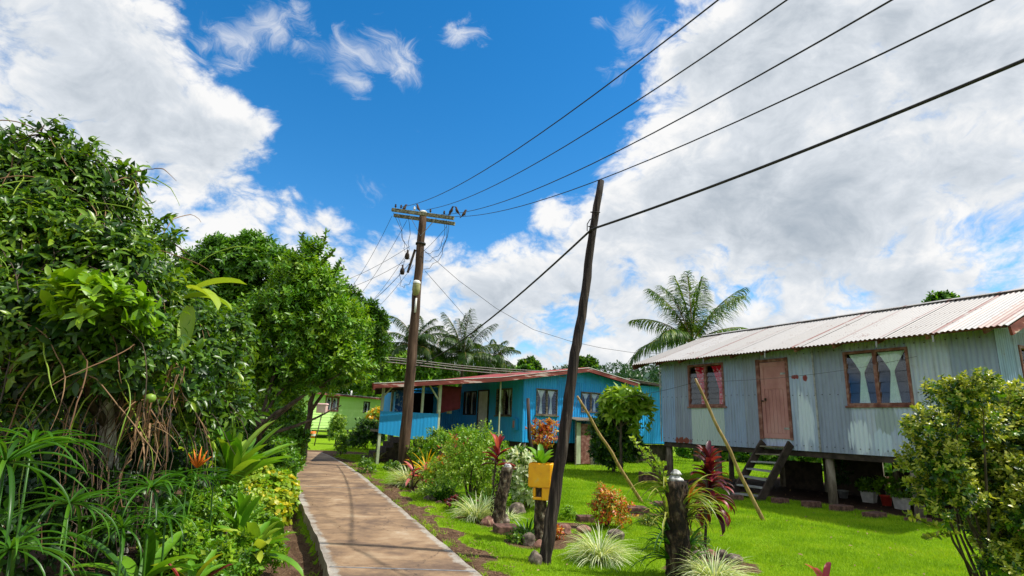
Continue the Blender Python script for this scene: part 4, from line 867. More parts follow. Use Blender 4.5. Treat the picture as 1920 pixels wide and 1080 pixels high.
def leaning_pole():
    H = thing('leaning_pole', 'dark crooked wooden pole leaning right beside the path', 'pole', LB)
    pix = [(1020, 1060, 7.1, .115), (1030, 1000, 7.12, .115), (1041, 920, 7.14, .112), (1057, 820, 7.17, .108), (1067, 745, 7.2, .104), (1078, 662, 7.22, .098), (1087, 615, 7.25, .096), (1098, 545, 7.27, .088), (1106, 470, 7.29, .083), (1115, 410, 7.3, .078), (1127, 339, 7.3, .068)]
    pts = [Vector(at(x, y, Y))-LB for x, y, Y, r in pix]; pts = [pts[0]+Vector((-.01, 0, -.3))]+pts; rad = [.078]+[p[3]*.66 for p in pix]
    P2, R2 = [], []
    for i in range(len(pts)-1):
        for t in (0, .33, .66): P2.append(pts[i].lerp(pts[i+1], t)+Vector((.005*math.sin(i*7+t*9), .006*math.cos(i*5+t*7), 0))); R2.append((rad[i]*(1-t)+rad[i+1]*t)*(1+.035*math.sin(i*3.1+t*5)))
    P2.append(pts[-1]); R2.append(rad[-1])
    q = MB(); q.tube(P2, R2, 14); q.build('post', 'pole_black', H)
    q = MB()
    for x, y, z0 in ((1112, 398, 0), (1108, 425, .0)):
        c = Vector(at(x+4, y, 7.3))-LB; q.tube([c+Vector((.066*math.cos(a), .066*math.sin(a), .02*math.sin(a))) for a in np.linspace(0, 2*math.pi, 13)], .006, 5, cap=False)
    c = Vector(at(1101, 433, 7.24))-LB; q.tube([c, c+Vector((.0, 0, .10)), c+Vector((.04, 0, .17)), c+Vector((.09, .0, .20))], .007, 5, cap=False)
    q.build('tie_wire', 'wire', H)
leaning_pole()
ka = at(1109, 430, 7.2)
wire('service_cable', 'thick black twisted cable tied to the leaning pole', 'cable', [np.array(p) for p in sag(at(778, 688, 18.55), ka, .25, 20)][:-1]+[ka]+[np.array(p) for p in sag(ka, at(2080, 45, 3.2), .06, 20)][1:], .016)
GS = 'service wires running from the utility pole'
pole_pt = lambda x, y: at(x, y, 18.5)
def swire(a, Ya, b, Yb, s, lab, r=.007): wire('service_wire', lab, 'wire', sag(at(*a, Ya), at(*b, Yb), s), r, group=GS)
swire((735, 405), 18.8, (640, 560), 24, .35, 'steep service wire leftmost under the crossarm, into the round tree')
swire((763, 413), 18.7, (655, 575), 24, .3, 'second steep service wire from the crossarm into the round tree')
swire((768, 462), 18.6, (560, 545), 24, .35, 'flattest service wire, upper one going left behind the treetop')
swire((760, 489), 18.6, (560, 556), 24, .35, 'lower flat service wire going left behind the treetop')
swire((766, 470), 18.6, (668, 590), 26, .3, 'service wire from the upper fuse down into the round tree')
swire((768, 494), 18.6, (640, 600), 24, .3, 'service wire from the pole bracket down left to the round tree', .010)
swire((775, 497), 18.6, (680, 600), 26, .2, 'service wire lowest on the left side of the utility pole')
swire((838, 424), 18.5, (788, 476), 18.5, .06, 'short lead from the right crossarm end back to the pole')
wire('service_wire', 'long service wire sagging right towards the grey house roof', 'wire', [at(x, y, Y) for x, y, Y in ((790, 465, 18.5), (860, 526, 19.5), (930, 578, 20.5), (1000, 618, 21.5), (1070, 640, 22.5), (1130, 653, 23.5), (1185, 661, 24.3), (1235, 663, 25.2))], .008, group=GS)
wire('service_wire', 'service wire falling right of the utility pole towards the blue roof', 'wire', [at(x, y, Y) for x, y, Y in ((797, 508, 18.5), (850, 568, 21), (905, 632, 24), (968, 690, 27.5), (1000, 712, 29))], .008, group=GS)
for i, dy in enumerate((0, 4, 9)):
    wire('pale_cable', ('pale cable %s behind the utility pole above the red roof' % ('topmost of three', 'middle of three', 'lowest of three')[i]), 'cable', [at(x, y+dy, Y) for x, y, Y in ((560, 655-dy, 20), (690, 668, 21.5), (740, 671, 22), (800, 678, 22.5), (860, 685, 23), (930, 691, 23.5), (1000, 695, 24), (1060, 697, 24.5))], .018, 'wire_pale', 'pale cables above the red roof')
wire('service_wire', 'thin wire in the top left above the vines', 'wire', [at(x, y, Y) for x, y, Y in ((-60, 240, 9), (20, 272, 9), (60, 292, 9.5), (120, 300, 10))], .006, group=None)
# bamboo props holding up the clothes line
for (bx, by), (tx, ty, TY), lab in (((1203, 943), (1082, 743, 12.0), 'bamboo prop leaning over the lawn beside the dark shrub'), ((1430, 976), (1303, 710, 11.0), 'bamboo prop leaning in front of the small red curtained window')):
    b = G(bx, by); t = at(tx, ty, TY); b2 = b-(t-b)*.04; q = MB(); n = 14
    q.tube([b2+(t-b2)*i/n+np.array([.012*math.sin(i*1.1), 0, .01*math.cos(i*1.7)]) for i in range(n+1)], [.040-.016*i/n+(.003 if i % 2 else 0) for i in range(n+1)], 8); tag(q.build('bamboo_prop', 'bamboo'), lab, 'pole', 'bamboo clothes line props')
cl = [at(1064, 778, 7.2), at(1083, 748, 12.0)]; cl2 = [at(1083, 748, 12.0), at(1304, 716, 11.0)]
wire('clothes_line', 'thin clothes line strung over the bamboo props', 'clothes line', list(sag(cl[0], cl[1], .08))+list(sag(cl2[0], cl2[1], .10))[1:]+list(sag(cl2[1], np.array(GA)+GD*7.7-GN*.1+np.array([0, 0, 3.3]), .12))[1:], .004)
def bird():
    q = MB(); sp = [(-.20, 0, -.055), (-.13, 0, -.03), (-.10, 0, -.018), (-.06, 0, 0), (0, 0, .03), (.04, 0, .065), (.065, 0, .095), (.09, 0, .115), (.115, 0, .118), (.14, 0, .108), (.165, 0, .10)]
    q.tube(sp, [.012, .016, .022, .042, .052, .045, .032, .033, .028, .010, .002], 8)
    for s_ in (-1, 1):
        q.tube([(.0, s_*.02, -.01), (.01, s_*.02, -.06)], .004, 4); q.tube([(.01, s_*.045, .05), (-.05, s_*.05, .02), (-.12, s_*.03, -.015)], [.012, .016, .003], 5)
    return q.build('bird', 'bird')
b0 = bird(); first = True
for (x, y, Y, rz, lab) in ((759, 391.5, 18.75, .3, 'small dark bird perched at the left on the crossarm'), (783, 391, 18.7, 2.6, 'small dark bird on the wire just left of the pole cap'), (847, 396, 18.3, -.5, 'small dark bird upright on the wire above the right crossarm end'),
                       (856, 396.5, 18.1, 3.4, 'small dark bird facing left, middle of the three right of the pole'), (871, 402, 17.8, .2, 'small dark bird farthest right on the lowest wire')):
    o = b0 if first else b0.copy()
    if not first: COL.objects.link(o)
    first = False; o.location = at(x, y, Y); o.rotation_euler = (0, -.5, rz); tag(o, lab, 'bird', 'birds perched at the top of the utility pole')
# ------------------------------------------------------------------ stones, blocks, pots
def stone(px, py, w, h, lab, mat_='rock', grp=None, z=0):
    g = G(px, py); bm = bmesh.new(); bmesh.ops.create_icosphere(bm, subdivisions=3, radius=1.); s0 = random.random()*10
    for v in bm.verts:
        c = v.co; k = 1+.13*math.sin(c.x*3.1+s0)*math.cos(c.y*2.7+s0)+.09*math.sin(c.z*5+s0*2)+.04*math.sin(c.x*11+c.y*9); v.co = Vector((c.x*w*k, c.y*w*.8*k, c.z*h*k))
        v.co.z = max(v.co.z, -h*.55)
    me = bpy.data.meshes.new('rock'); bm.to_mesh(me); bm.free(); me.materials.append(MATS[mat_]); [setattr(p, 'use_smooth', True) for p in me.polygons]
    o = bpy.data.objects.new('rock', me); COL.objects.link(o); o.location = (g[0], g[1], z+h*.45); o.rotation_euler = (0, 0, random.uniform(0, 3)); tag(o, lab, 'rock', grp)
GR = 'rocks edging the garden plants'
for a in ((1004, 1062, .085, .12, 'grey upright stone leaning against the foot of the leaning pole', 'rock'), (915, 986, .12, .10, 'pinkish rock left of the capped stump', 'rock_red'), (945, 982, .10, .10, 'rock right of the capped stump', 'rock'),
          (991, 1022, .11, .11, 'round brown rock behind the leaning pole foot', 'rock'), (1010, 1030, .08, .08, 'small rock touching the leaning pole', 'rock_red'), (1155, 1010, .15, .09, 'flat grey rock right of the nearest variegated grass tuft', 'rock'), (806, 940, .13, .09, 'rock left of the spider lily', 'rock'),
          (822, 946, .09, .05, 'low rock in front of the spider lily', 'rock_red'), (846, 940, .15, .09, 'pale rock right of the spider lily', 'rock'), (777, 926, .12, .04, 'flat pale rock under the small red plant', 'rock'), (945, 928, .10, .08, 'brown rock behind the capped stump', 'rock_red'),
          (968, 962, .20, .12, 'dark boulder behind the yellow planter post', 'rock'), (1310, 1049, .09, .08, 'dark rock at the left of the ring behind the striped grass', 'rock'), (1332, 1046, .09, .08, 'dark rock below the red cordyline stem', 'rock_red'), (1354, 1049, .09, .08, 'dark rock third along the ring behind the striped grass', 'rock'),
          (1378, 1056, .10, .08, 'dark rock at the right of the ring behind the striped grass', 'rock'), (1058, 1000, .12, .09, 'red brown clod of rock right of the leaning pole', 'rock_red'), (1095, 998, .14, .07, 'flat clod of red earth and rock before the croton', 'rock_red'),
          (860, 976, .08, .05, 'small stone left of the second striped tuft', 'rock_red'), (1208, 960, .10, .04, 'flat pale stone beside the square block', 'rock')): stone(*a[:4], a[4], a[5], GR)
def block(px, py, w, d, h, lab, rz=0., grp='bricks and blocks laid on the lawn', mat_='brick'):
    g = G(px, py); q = MB(); q.box(-w/2, w/2, -d/2, d/2, -.05, h); o = q.build('brick_block', mat_, None, (g[0], g[1], 0), bevel=.012); o.rotation_euler = (random.uniform(-.03, .03), random.uniform(-.03, .03), rz); tag(o, lab, 'brick', grp)
for a in ((948, 1002, .34, .26, .13, 'dark brick block beside the capped stump', .3), (972, 1000, .36, .2, .07, 'low flat brick right of the brick block by the capped stump', -.1), (1098, 978, .30, .22, .10, 'square block left of the low red croton', .2), (1193, 962, .42, .34, .12, 'wide square block right of the low red croton', .1), (1243, 950, .34, .24, .10, 'dark block behind the orchid stump', .0),
          (1268, 942, .3, .2, .1, 'block in the shade left of the red cordyline', .2), (1463, 944, .34, .22, .12, 'dark block in shade under the steps', .3), (1522, 952, .40, .24, .14, 'dark block in shade in front of the front stilt', .5), (1578, 958, .50, .26, .12, 'long dark block in shade before the dark potted plant', .5),
          (1640, 970, .50, .24, .10, 'long flat block in shade before the white pot', .5), (1722, 979, .50, .24, .08, 'flat sunlit block at the left of the big shrub', .4), (1380, 938, .3, .2, .12, 'block in shade left of the timber steps', .2), (1215, 905, .5, .3, .3, 'dark cube of blocks at the grey house corner', .1), (1240, 900, .5, .3, .45, 'taller dark cube of blocks at the grey house corner', .1)): block(*a[:6], a[6])
def pot(px, py, r, h, mat_, lab, leaf, lh, square=False, Yoff=0.):
    g = G(px, py); T = thing('potted_plant', lab, 'potted plant', (g[0], g[1], 0), random.uniform(0, 1), 'potted plants under the grey house'); q = MB()
    if square: q.hexa([(-r*.8, -r*.8, 0), (r*.8, -r*.8, 0), (r*.8, r*.8, 0), (-r*.8, r*.8, 0), (-r, -r, h), (r, -r, h), (r, r, h), (-r, r, h)]); [q.box(-r*1.02, r*1.02, -r*1.02, -r*.99, h*z0, h*(z0+.14)) for z0 in (.62, .82)]
    else: q.lathe([(0, 0), (r*.72, 0), (r*.96, h*.86), (r*1.06, h*.87), (r*1.06, h), (r*.9, h), (r*.85, h*.85), (0, h*.85)], 16)
    q.build('pot', mat_, T, bevel=.006 if square else 0); fb = FB(); twigs(fb, [(np.array([0, 0, h+lh*.5]), (r*1.5, r*1.5, lh*.6))], 60, 7, .09, .08, LEAF4, 0, up=.6); fb.build('foliage', leaf, T)
pot(1631, 942, .15, .26, 'pot_white', 'square white tub with a small green plant', 'leaf_citrus', .25, True)
pot(1663, 948, .13, .24, 'red_plastic', 'round red pot with a bright green plant', 'leaf_bright', .32)
pot(1692, 955, .13, .26, 'pot_white', 'off white tub beside the near stilt', 'leaf_citrus', .3, True)
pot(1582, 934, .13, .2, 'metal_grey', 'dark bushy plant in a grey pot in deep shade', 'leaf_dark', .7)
def brick_pile():
    g = G(1655, 912); T = thing('brick_pile', 'small pile of orange bricks behind the pots under the house', 'bricks', (g[0]+.3, g[1]+.6, 0))
    for k in range(14): q = MB(); x, y, z = (k % 3)*.24-.2+random.uniform(-.04, .04), (k//3 % 2)*.14, .02+(k//5)*.085; q.box(x, x+.22, y, y+.11, z, z+.075); q.build('brick', 'rock_red', T)
brick_pile()
# ------------------------------------------------------------------ garden plants
def solo(fb, name, mat_, loc, label, cat, group=None): o = fb.build(name, mat_, None, loc); return tag(o, label, cat, group)
def tuft(px, py, R, n, mats, label, el=(.5, 1.45), droop=1.6, w=.012, group='variegated grass tufts', name='grass_tuft', cat='grass tuft', K=6):
    g = G(px, py); fb = FB(); az = rnd(n, 0, 6.28); r = rnd(n, 0, .16*R); P = np.stack([np.sin(az)*r, np.cos(az)*r, np.zeros(n)], 1)
    mi = [0] if isinstance(mats, str) else range(len(mats)); parts = np.array_split(np.arange(n), len(list(mi)))
    for k, idx in enumerate(parts): fb.blades(P[idx], az[idx]+rnd(len(idx), -.4, .4), rnd(len(idx), *el), R*rnd(len(idx), .65, 1.25), w*rnd(len(idx), .7, 1.2), droop*rnd(len(idx), .5, 1.2), K, .3, 'grass', k)
    return solo(fb, name, mats, (g[0], g[1], -.01), label, cat, group)
tuft(1125, 1052, .48, 520, ['leaf_white', 'leaf_cream'], 'large cream striped grass tuft right of the leaning pole', w=.014)
tuft(1340, 1098, .46, 480, ['leaf_white', 'leaf_cream'], 'cream striped grass tuft at the bottom edge by the big stump', w=.014)
tuft(893, 978, .50, 420, ['leaf_white', 'leaf_cream'], 'cream striped grass tuft left of the capped stump', w=.015, el=(.7, 1.5), droop=1.5)
tuft(766, 914, .62, 460, ['leaf_white', 'leaf_cream'], 'cream striped grass tuft at the foot of the utility pole', w=.019, el=(.7, 1.5), droop=1.5)
tuft(955, 974, .26, 70, ['leaf_white', 'leaf_cream'], 'thin striped tuft tucked right of the capped stump', w=.014)
tuft(826, 940, .55, 130, 'leaf_fan', 'dark green spider lily inside a ring of rocks', el=(.7, 1.5), droop=1.3, w=.03, group=None, name='spider_lily', cat='plant')
tuft(988, 1012, .42, 26, 'leaf_fan', 'dark green strappy plant between rocks behind the leaning pole', el=(.5, 1.4), droop=1.1, w=.04, group=None, name='strappy_plant', cat='plant')
tuft(915, 970, .55, 30, 'leaf_fan', 'narrow green strappy plant left against the capped stump', el=(1.0, 1.5), droop=.9, w=.035, group=None, name='strappy_plant', cat='plant')
tuft(700, 868, .55, 50, ['leaf_dry', 'leaf_brom'], 'small reddish green bromeliad on the far lawn', el=(.4, 1.4), droop=1.0, w=.05, group=None, name='bromeliad', cat='plant')
def cordyline(px, py, stem, heads, n, L, w, mats, label, lean=(0, 0), cat='cordyline', name='cordyline', droop=1.3, z0=0, spread=.45, group=None):
    g = G(px, py); T = thing(name, label, cat, (g[0], g[1], z0), group=group); fb = FB()
    for (hx, hy, hz) in heads:
        q = MB(); q.tube(limb_path((0, 0, -.03), (hx+lean[0], hy+lean[1], stem+hz), .05), [.022, .02, .018, .018, .017, .016, .015], 7); q.build('stem', 'bark' if stem > .25 else 'leaf_red', T)
        t = rnd(n); az = np.arange(n)*2.4+rnd(n, -.3, .3); P = np.array([hx+lean[0], hy+lean[1], stem+hz])[None]+np.stack([np.zeros(n), np.zeros(n), -spread*L+spread*1.1*L*t*1.0], 1)
        k = len(mats); 
        for j in range(k):
            s_ = np.arange(n) % k == j
            fb.blades(P[s_], az[s_], .15+1.25*t[s_], L*rnd(s_.sum(), .75, 1.1)*(1-.25*t[s_]), w*rnd(s_.sum(), .8, 1.15), droop*(1.15-.7*t[s_]), 7, .28, 'wide', j)
    fb.build('leaves', mats, T); return T
# dark red cordylines and other strap leaved colour plants
cordyline(1322, 1040, 1.14, [(.12, .05, 0)], 84, .42, .075, ['leaf_red'], 'tall dark red cordyline on a thin bare stem before the timber steps', droop=1.7, spread=1.5)
cordyline(925, 966, 1.12, [(.03, .08, 0)], 22, .44, .08, ['leaf_red', 'leaf_red', 'leaf_pink'], 'dark red cordyline rising behind the capped stump', droop=.75, spread=.75)
cordyline(848, 905, .98, [(0, 0, 0), (.3, .1, -.12), (-.3, .1, -.3)], 14, .48, .075, ['leaf_red', 'leaf_pink'], 'small dark red cordyline in the bushes left of the bushy shrub', droop=1.1)
cordyline(772, 920, .48, [(0, 0, 0), (.25, 0, -.1)], 9, .48, .09, ['leaf_pink', 'leaf_red'], 'small bright red cordyline in front of the foot of the utility pole', droop=.7)
cordyline(1548, 1112, .12, [(0, 0, 0)], 9, .42, .075, ['leaf_pink'], 'pink red cordyline tips at the bottom edge', droop=.9)
cordyline(1960, 1120, .78, [(0, 0, 0), (.1, .2, -.25)], 22, .55, .07, ['leaf_red', 'leaf_pink'], 'purple red cordyline cut by the right edge', droop=1.2, spread=.8)
cordyline(797, 915, .38, [(0, 0, 0)], 40, .78, .035, ['leaf_orange', 'leaf_orange', 'leaf_yellowgreen'], 'golden yellow strap leaved plant right of the utility pole', droop=.9, name='golden_croton', cat='croton', spread=.12)
def bush(px, py, cs, n, per, size, mats, label, name='shrub', cat='shrub', stems=4, tl=.1, T=LEAF4, group=None, up=.4, stemmat='bark', shell=.4, wid=1., sth=.018):
    """cs: (dx, dy, z, rx, rz) clumps in metres around the foot"""
    g = G(px, py); R = thing(name, label, cat, (g[0], g[1], 0), group=group); fb = FB(); mats = [mats] if isinstance(mats, str) else mats
    for j, mt in enumerate(mats): twigs(fb, [(np.array([c[0], c[1], c[2]]), (c[3], c[3], c[4])) for c in cs], n//len(mats), per, size, tl, T, j, shell=shell, up=up, wid=wid, low=-.8)
    fb.build('foliage', mats, R)
    for k in range(stems):
        c = cs[k % len(cs)]; q = MB(); q.tube(limb_path((random.uniform(-.05, .05), random.uniform(-.05, .05), -.05), (c[0]*.8+random.uniform(-.1, .1), c[1]*.8, c[2]+c[4]*.3), .1), [sth, sth*.9, sth*.8, sth*.7, sth*.6, sth*.5, sth*.4], 6); q.build('stem', stemmat, R)
    return R
# bushes between the utility pole and the yellow planter
bush(880, 945, [(0, 0, .85, .42, .30), (.1, .1, .5, .3, .25), (-.38, 0, .65, .28, .3), (.35, 0, 1.0, .25, .28), (-.15, 0, 1.2, .2, .22), (.2, 0, 1.32, .15, .16), (-.45, .1, .95, .16, .2), (.5, 0, .6, .2, .22), (-.55, 0, .3, .2, .2)], 760, 8, .055, ['leaf_yellowgreen', 'leaf_bright'], 'loose olive green bush with fine leaves left of the capped stump', stems=9, tl=.2, shell=.0)
bush(870, 895, [(0, 0, .9, .5, .45), (.7, .1, .8, .45, .4), (-.6, 0, .75, .4, .4), (-.9, .1, .5, .35, .35), (1.1, .1, .5, .4, .4)], 1300, 7, .085, ['leaf_bright', 'leaf_hedge'], 'bright green bush in front of the porch floor', stems=4)
bush(905, 905, [(0, 0, .5, .5, .45), (.5, .2, .5, .4, .4)], 420, 7, .08, ['leaf_hedge', 'leaf_citrus'], 'green bush behind the red cordyline and capped stump', stems=3)
bush(815, 885, [(0, 0, .9, .45, .4), (.5, 0, .7, .4, .4), (-.5, 0, .6, .35, .35), (.9, 0, .9, .3, .3)], 800, 6, .08, ['leaf_yellowgreen', 'leaf_citrus'], 'pale mottled bush right of the utility pole under the porch panel', stems=3)
bush(826, 925, [(0, 0, .45, .2, .3)], 60, 6, .07, ['leaf_croton', 'leaf_red'], 'small red leaved bush left of the spider lily', stems=2)
bush(822, 905, [(0, 0, .28, .28, .22)], 90, 6, .07, ['leaf_yellowgreen'], 'low yellow green plant between the golden croton and the spider lily', stems=2)
bush(985, 955, [(0, 0, .55, .32, .30), (-.15, 0, .85, .22, .2), (.1, 0, .3, .3, .2)], 260, 6, .115, ['leaf_white', 'leaf_citrus', 'leaf_white'], 'white and green variegated bush left of the yellow planter', stems=4, tl=.1)
bush(1018, 880, [(0, 0, 1.1, .42, .38), (.2, 0, 1.5, .3, .22), (-.3, 0, 1.45, .25, .2)], 210, 7, .12, ['leaf_redcroton'], 'red and orange croton behind the yellow planter', name='croton', cat='croton', stems=5, T=LEAF8)
bush(1140, 990, [(0, 0, .30, .28, .26), (.12, 0, .22, .24, .2), (-.08, 0, .42, .14, .2)], 420, 6, .055, ['leaf_redcroton', 'leaf_croton', 'leaf_yellowgreen'], 'low red and yellow croton on the lawn between two blocks', name='croton', cat='croton', stems=6, tl=.08)
bush(1130, 872, [(0, 0, .28, .45, .25), (.6, 0, .3, .3, .25)], 160, 6, .085, ['leaf_cream', 'leaf_citrus'], 'low pale flowered plant in front of the shed', stems=3)
bush(685, 890, [(0, 0, .2, .2, .2)], 110, 6, .06, 'leaf_citrus', 'tiny round bush alone on the lawn left of the utility pole', stems=2)
bush(1190, 850, [(0, 0, .25, .7, .25), (1.2, .3, .3, .6, .25), (2.4, .8, .3, .6, .3)], 260, 6, .11, ['leaf_cream', 'leaf_citrus'], 'row of low plants under the blue wall near the grey house corner', stems=3)
bush(628, 833, [(0, 0, .6, .45, .5), (.05, 0, 1.25, .42, .4)], 420, 7, .11, ['leaf_citrus', 'leaf_yellowgreen'], 'round green bush before the green house, left one', stems=3)
bush(688, 843, [(0, 0, .8, .75, .7), (-.6, .1, .5, .4, .4)], 800, 7, .12, ['leaf_dark', 'leaf_citrus'], 'dark round bush before the porch steps', stems=3)
bush(700, 838, [(0, 0, 1.5, .6, .4), (.4, 0, 1.1, .45, .45), (.1, 0, 1.8, .4, .3)], 380, 7, .17, ['leaf_orange', 'leaf_yellowgreen'], 'golden yellow croton behind the dark round bush', name='croton', cat='croton', stems=3)
bush(660, 840, [(0, 0, .35, .5, .3)], 160, 7, .11, ['leaf_hedge', 'leaf_yellowgreen'], 'low green bush between the round bushes before the green house', stems=3)
bush(638, 856, [(0, 0, .4, .2, .35)], 110, 6, .09, ['leaf_citrus'], 'slim upright little bush on the lawn before the green house', stems=2)
bush(945, 925, [(0, 0, .45, .35, .3), (.4, .1, .4, .3, .3)], 260, 7, .075, ['leaf_yellowgreen', 'leaf_bright'], 'low bright plants between the capped stump and the fern', stems=3)
bush(845, 930, [(0, 0, .35, .3, .25), (-.4, .2, .4, .3, .3), (.3, .3, .6, .3, .3)], 420, 7, .06, ['leaf_yellowgreen', 'leaf_bright'], 'pale low bush behind the spider lily', stems=3)
# fern
def fern(px, py, label, n=22, L=.9, mat_='leaf_bright', loc=None, el=(.6, 1.4), name='fern', cat='fern'):
    g = G(px, py) if loc is None else loc; fb = FB(); k = 26
    for i in range(n):
        az = random.uniform(0, 6.28); e = random.uniform(*el); Lf = L*random.uniform(.7, 1.1); p = np.zeros(3); pts = []; ang = []
        for j in range(k):
            t = j/k; ee = e-1.5*t**1.4; d = np.array([math.sin(az)*math.cos(ee), math.cos(az)*math.cos(ee), math.sin(ee)]); p = p+d*Lf/k; pts.append(p.copy()); ang.append(ee)
        pts = np.array(pts); ang = np.array(ang); tt = np.arange(k)/k; ln = Lf*.17*np.sin(np.pi*(.12+.85*tt))
        for s_ in (-1, 1): fb.blades(pts, az+s_*(1.25)+np.zeros(k), ang*.4, ln, .035*L*np.ones(k), .4, 2, .1, 'lance', 0)
    return solo(fb, name, mat_, (g[0], g[1], g[2] if loc is not None else 0), label, cat)
fern(955, 880, 'light green fern clump between the red plants', 34, 1.15)
fern(980, 905, 'second lower fern clump left of the yellow planter', 16, .8)
# tree stumps
def stump(px, py, r, h, label, lean=(0, 0), cap=None, n=12, mat_='stump_bark'):
    g = G(px, py); T = thing('tree_stump', label, 'tree stump', (g[0], g[1], 0)); q = MB(); N = 16; vs = []; fs = []; R = 14
    for i in range(R+1):
        t = i/R
        for k in range(N):
            a = 2*math.pi*k/N; rr = r*(1.12-.10*t)*(1+.10*math.sin(a*3+i*.7)+.07*math.sin(a*5-i*1.3)+random.uniform(-.05, .05))
            vs.append((lean[0]*t+rr*math.cos(a), lean[1]*t+rr*math.sin(a), -.05+(h+.05)*t))
    fs = [(i*N+k, i*N+(k+1) % N, (i+1)*N+(k+1) % N, (i+1)*N+k) for i in range(R) for k in range(N)]+[tuple(R*N+k for k in range(N))]
    q.add(vs, fs, 0, True); q.build('trunk', mat_, T)
    fb = FB(); M = 260; a = rnd(M, 0, 6.28); z = rnd(M, 0, h); P = np.stack([np.cos(a)*r*1.03, np.sin(a)*r*1.03, z], 1); O = np.stack([np.cos(a), np.sin(a), a*0], 1)
    fb.leaves(LEAF4, P, np.stack([a*0, a*0, -np.ones(M)], 1)+O*.2+sph(M)*.3, O, np.full(M, .05)*(.4+RNG.random(M)), 0); fb.build('loose_bark', mat_, T)['kind'] = 'stuff'
    return T, g
T1, g1 = stump(1272, 1082, .125, 1.02, 'thick black bark stump wrapped in spiky bromeliads', (.0, 0), mat_='stump_dark')
def skullcap(g, z, r, label, seed):
    bm = bmesh.new(); bmesh.ops.create_icosphere(bm, subdivisions=3, radius=1.)
    for v in bm.verts: c = v.co; k = 1+.18*math.sin(c.x*4+seed)*math.cos(c.y*5)+.12*math.sin(c.z*7+seed); v.co = Vector((c.x*r*k, c.y*r*k, max(c.z, -.35)*r*.75*k))
    me = bpy.data.meshes.new('white_shell'); bm.to_mesh(me); bm.free(); me.materials.append(MATS['skullcap']); [setattr(p, 'use_smooth', True) for p in me.polygons]
    o = bpy.data.objects.new('white_shell', me); COL.objects.link(o); o.location = (g[0], g[1], z); tag(o, label, 'shell')
skullcap((g1[0], g1[1]), 1.03, .08, 'weathered white shell on top of the thick bromeliad stump', 1.)
skullcap((g1[0]+.01, g1[1]), 1.10, .055, 'small pale shell lying over the larger shell on the bromeliad stump', 2.)
T2, g2 = stump(930, 985, .09, .90, 'dark mossy stump with a white cap left of the yellow planter', (.15, 0))
skullcap((g2[0]+.15, g2[1]), 0.90, .065, 'smooth white shell capping the mossy stump', 3.)
stump(826, 912, .085, .95, 'slim dark stump in the bushes right of the golden croton', (0, 0))
T3, g3 = stump(1012, 1018, .075, .78, 'dark post of a stump carrying the yellow planter', (0, 0))
# thin leaning dead branch behind the planter
q = MB(); g = G(998, 900); q.tube([g+np.array([.1, 0, -.05]), g+np.array([.02, 0, .6]), g+np.array([-.12, 0, 1.2]), g+np.array([-.2, 0, 2.35])], [.07, .06, .055, .05], 8); tag(q.build('dead_post', 'pole_black'), 'thin dark dead post standing in front of the blue wall', 'post')
def bromeliads():
    T = thing('bromeliad', 'spiky yellow green bromeliads and orchids growing on the thick stump', 'bromeliad', (g1[0], g1[1], 0), 0); fb = FB()
    for (a, z, n, L) in ((2.2, .62, 16, .42), (.9, .60, 18, .46), (.4, .85, 15, .50), (3.0, .9, 9, .3), (1.6, .95, 12, .55), (2.7, .35, 10, .45), (.3, .35, 9, .4), (2.6, .5, 8, .6), (2.9, .2, 9, .5), (.5, .15, 8, .45), (1.2, .72, 14, .5)):
        c = np.array([-.12, -.07*abs(math.cos(a))-.02, z]) if a > 1.57 else np.array([.13*math.cos(a), -.06, z])
        base = a; az = (math.pi/2 if c[0] > 0 else -math.pi/2)+rnd(n, -1.3, 1.3)
        fb.blades(np.repeat(c[None], n, 0), az, rnd(n, .1, 1.35), L*rnd(n, .7, 1.1), .038*rnd(n, .7, 1.1), rnd(n, .8, 1.9), 6, .3, 'grass', 0 if z > .5 else 1)
    fb.build('leaves', ['leaf_brom', 'leaf_fan'], T)
    # orchid canes with small paired leaves
    for (dx, dy, L, e) in ((-.45, .0, .62, 1.0), (-.38, .1, .55, 1.15), (-.28, -.1, .5, 1.2), (-.2, .1, .42, 1.3), (-.12, -.05, .35, 1.35)):
        q = MB(); p0 = Vector((-.06, -.05, .86)); p1 = p0+Vector((dx, dy, L)); pp = limb_path(p0, p1, .08, 14); q.tube(pp, .006, 5); st = q.build('cane', 'bark', T)
        f = FB(); P = np.array([list(v) for v in pp for _ in range(3)]); n = len(P); f.leaves(LEAF4, P, np.stack([rnd(n, -1, 1), rnd(n, -1, 1), rnd(n, .1, .8)], 1), sph(n), np.full(n, .062), 0); f.build('leaves', 'leaf_yellowgreen', T)
    f = FB(); f.blades(np.array([[.11, -.12, .8]]*3), np.array([1.3, 1.6, 1.9]), np.array([1.3, 1.1, 1.5]), .25, .04, .5, 5, .3, 'lance', 0); o = f.build('red_leaf', 'leaf_croton', T)
bromeliads()
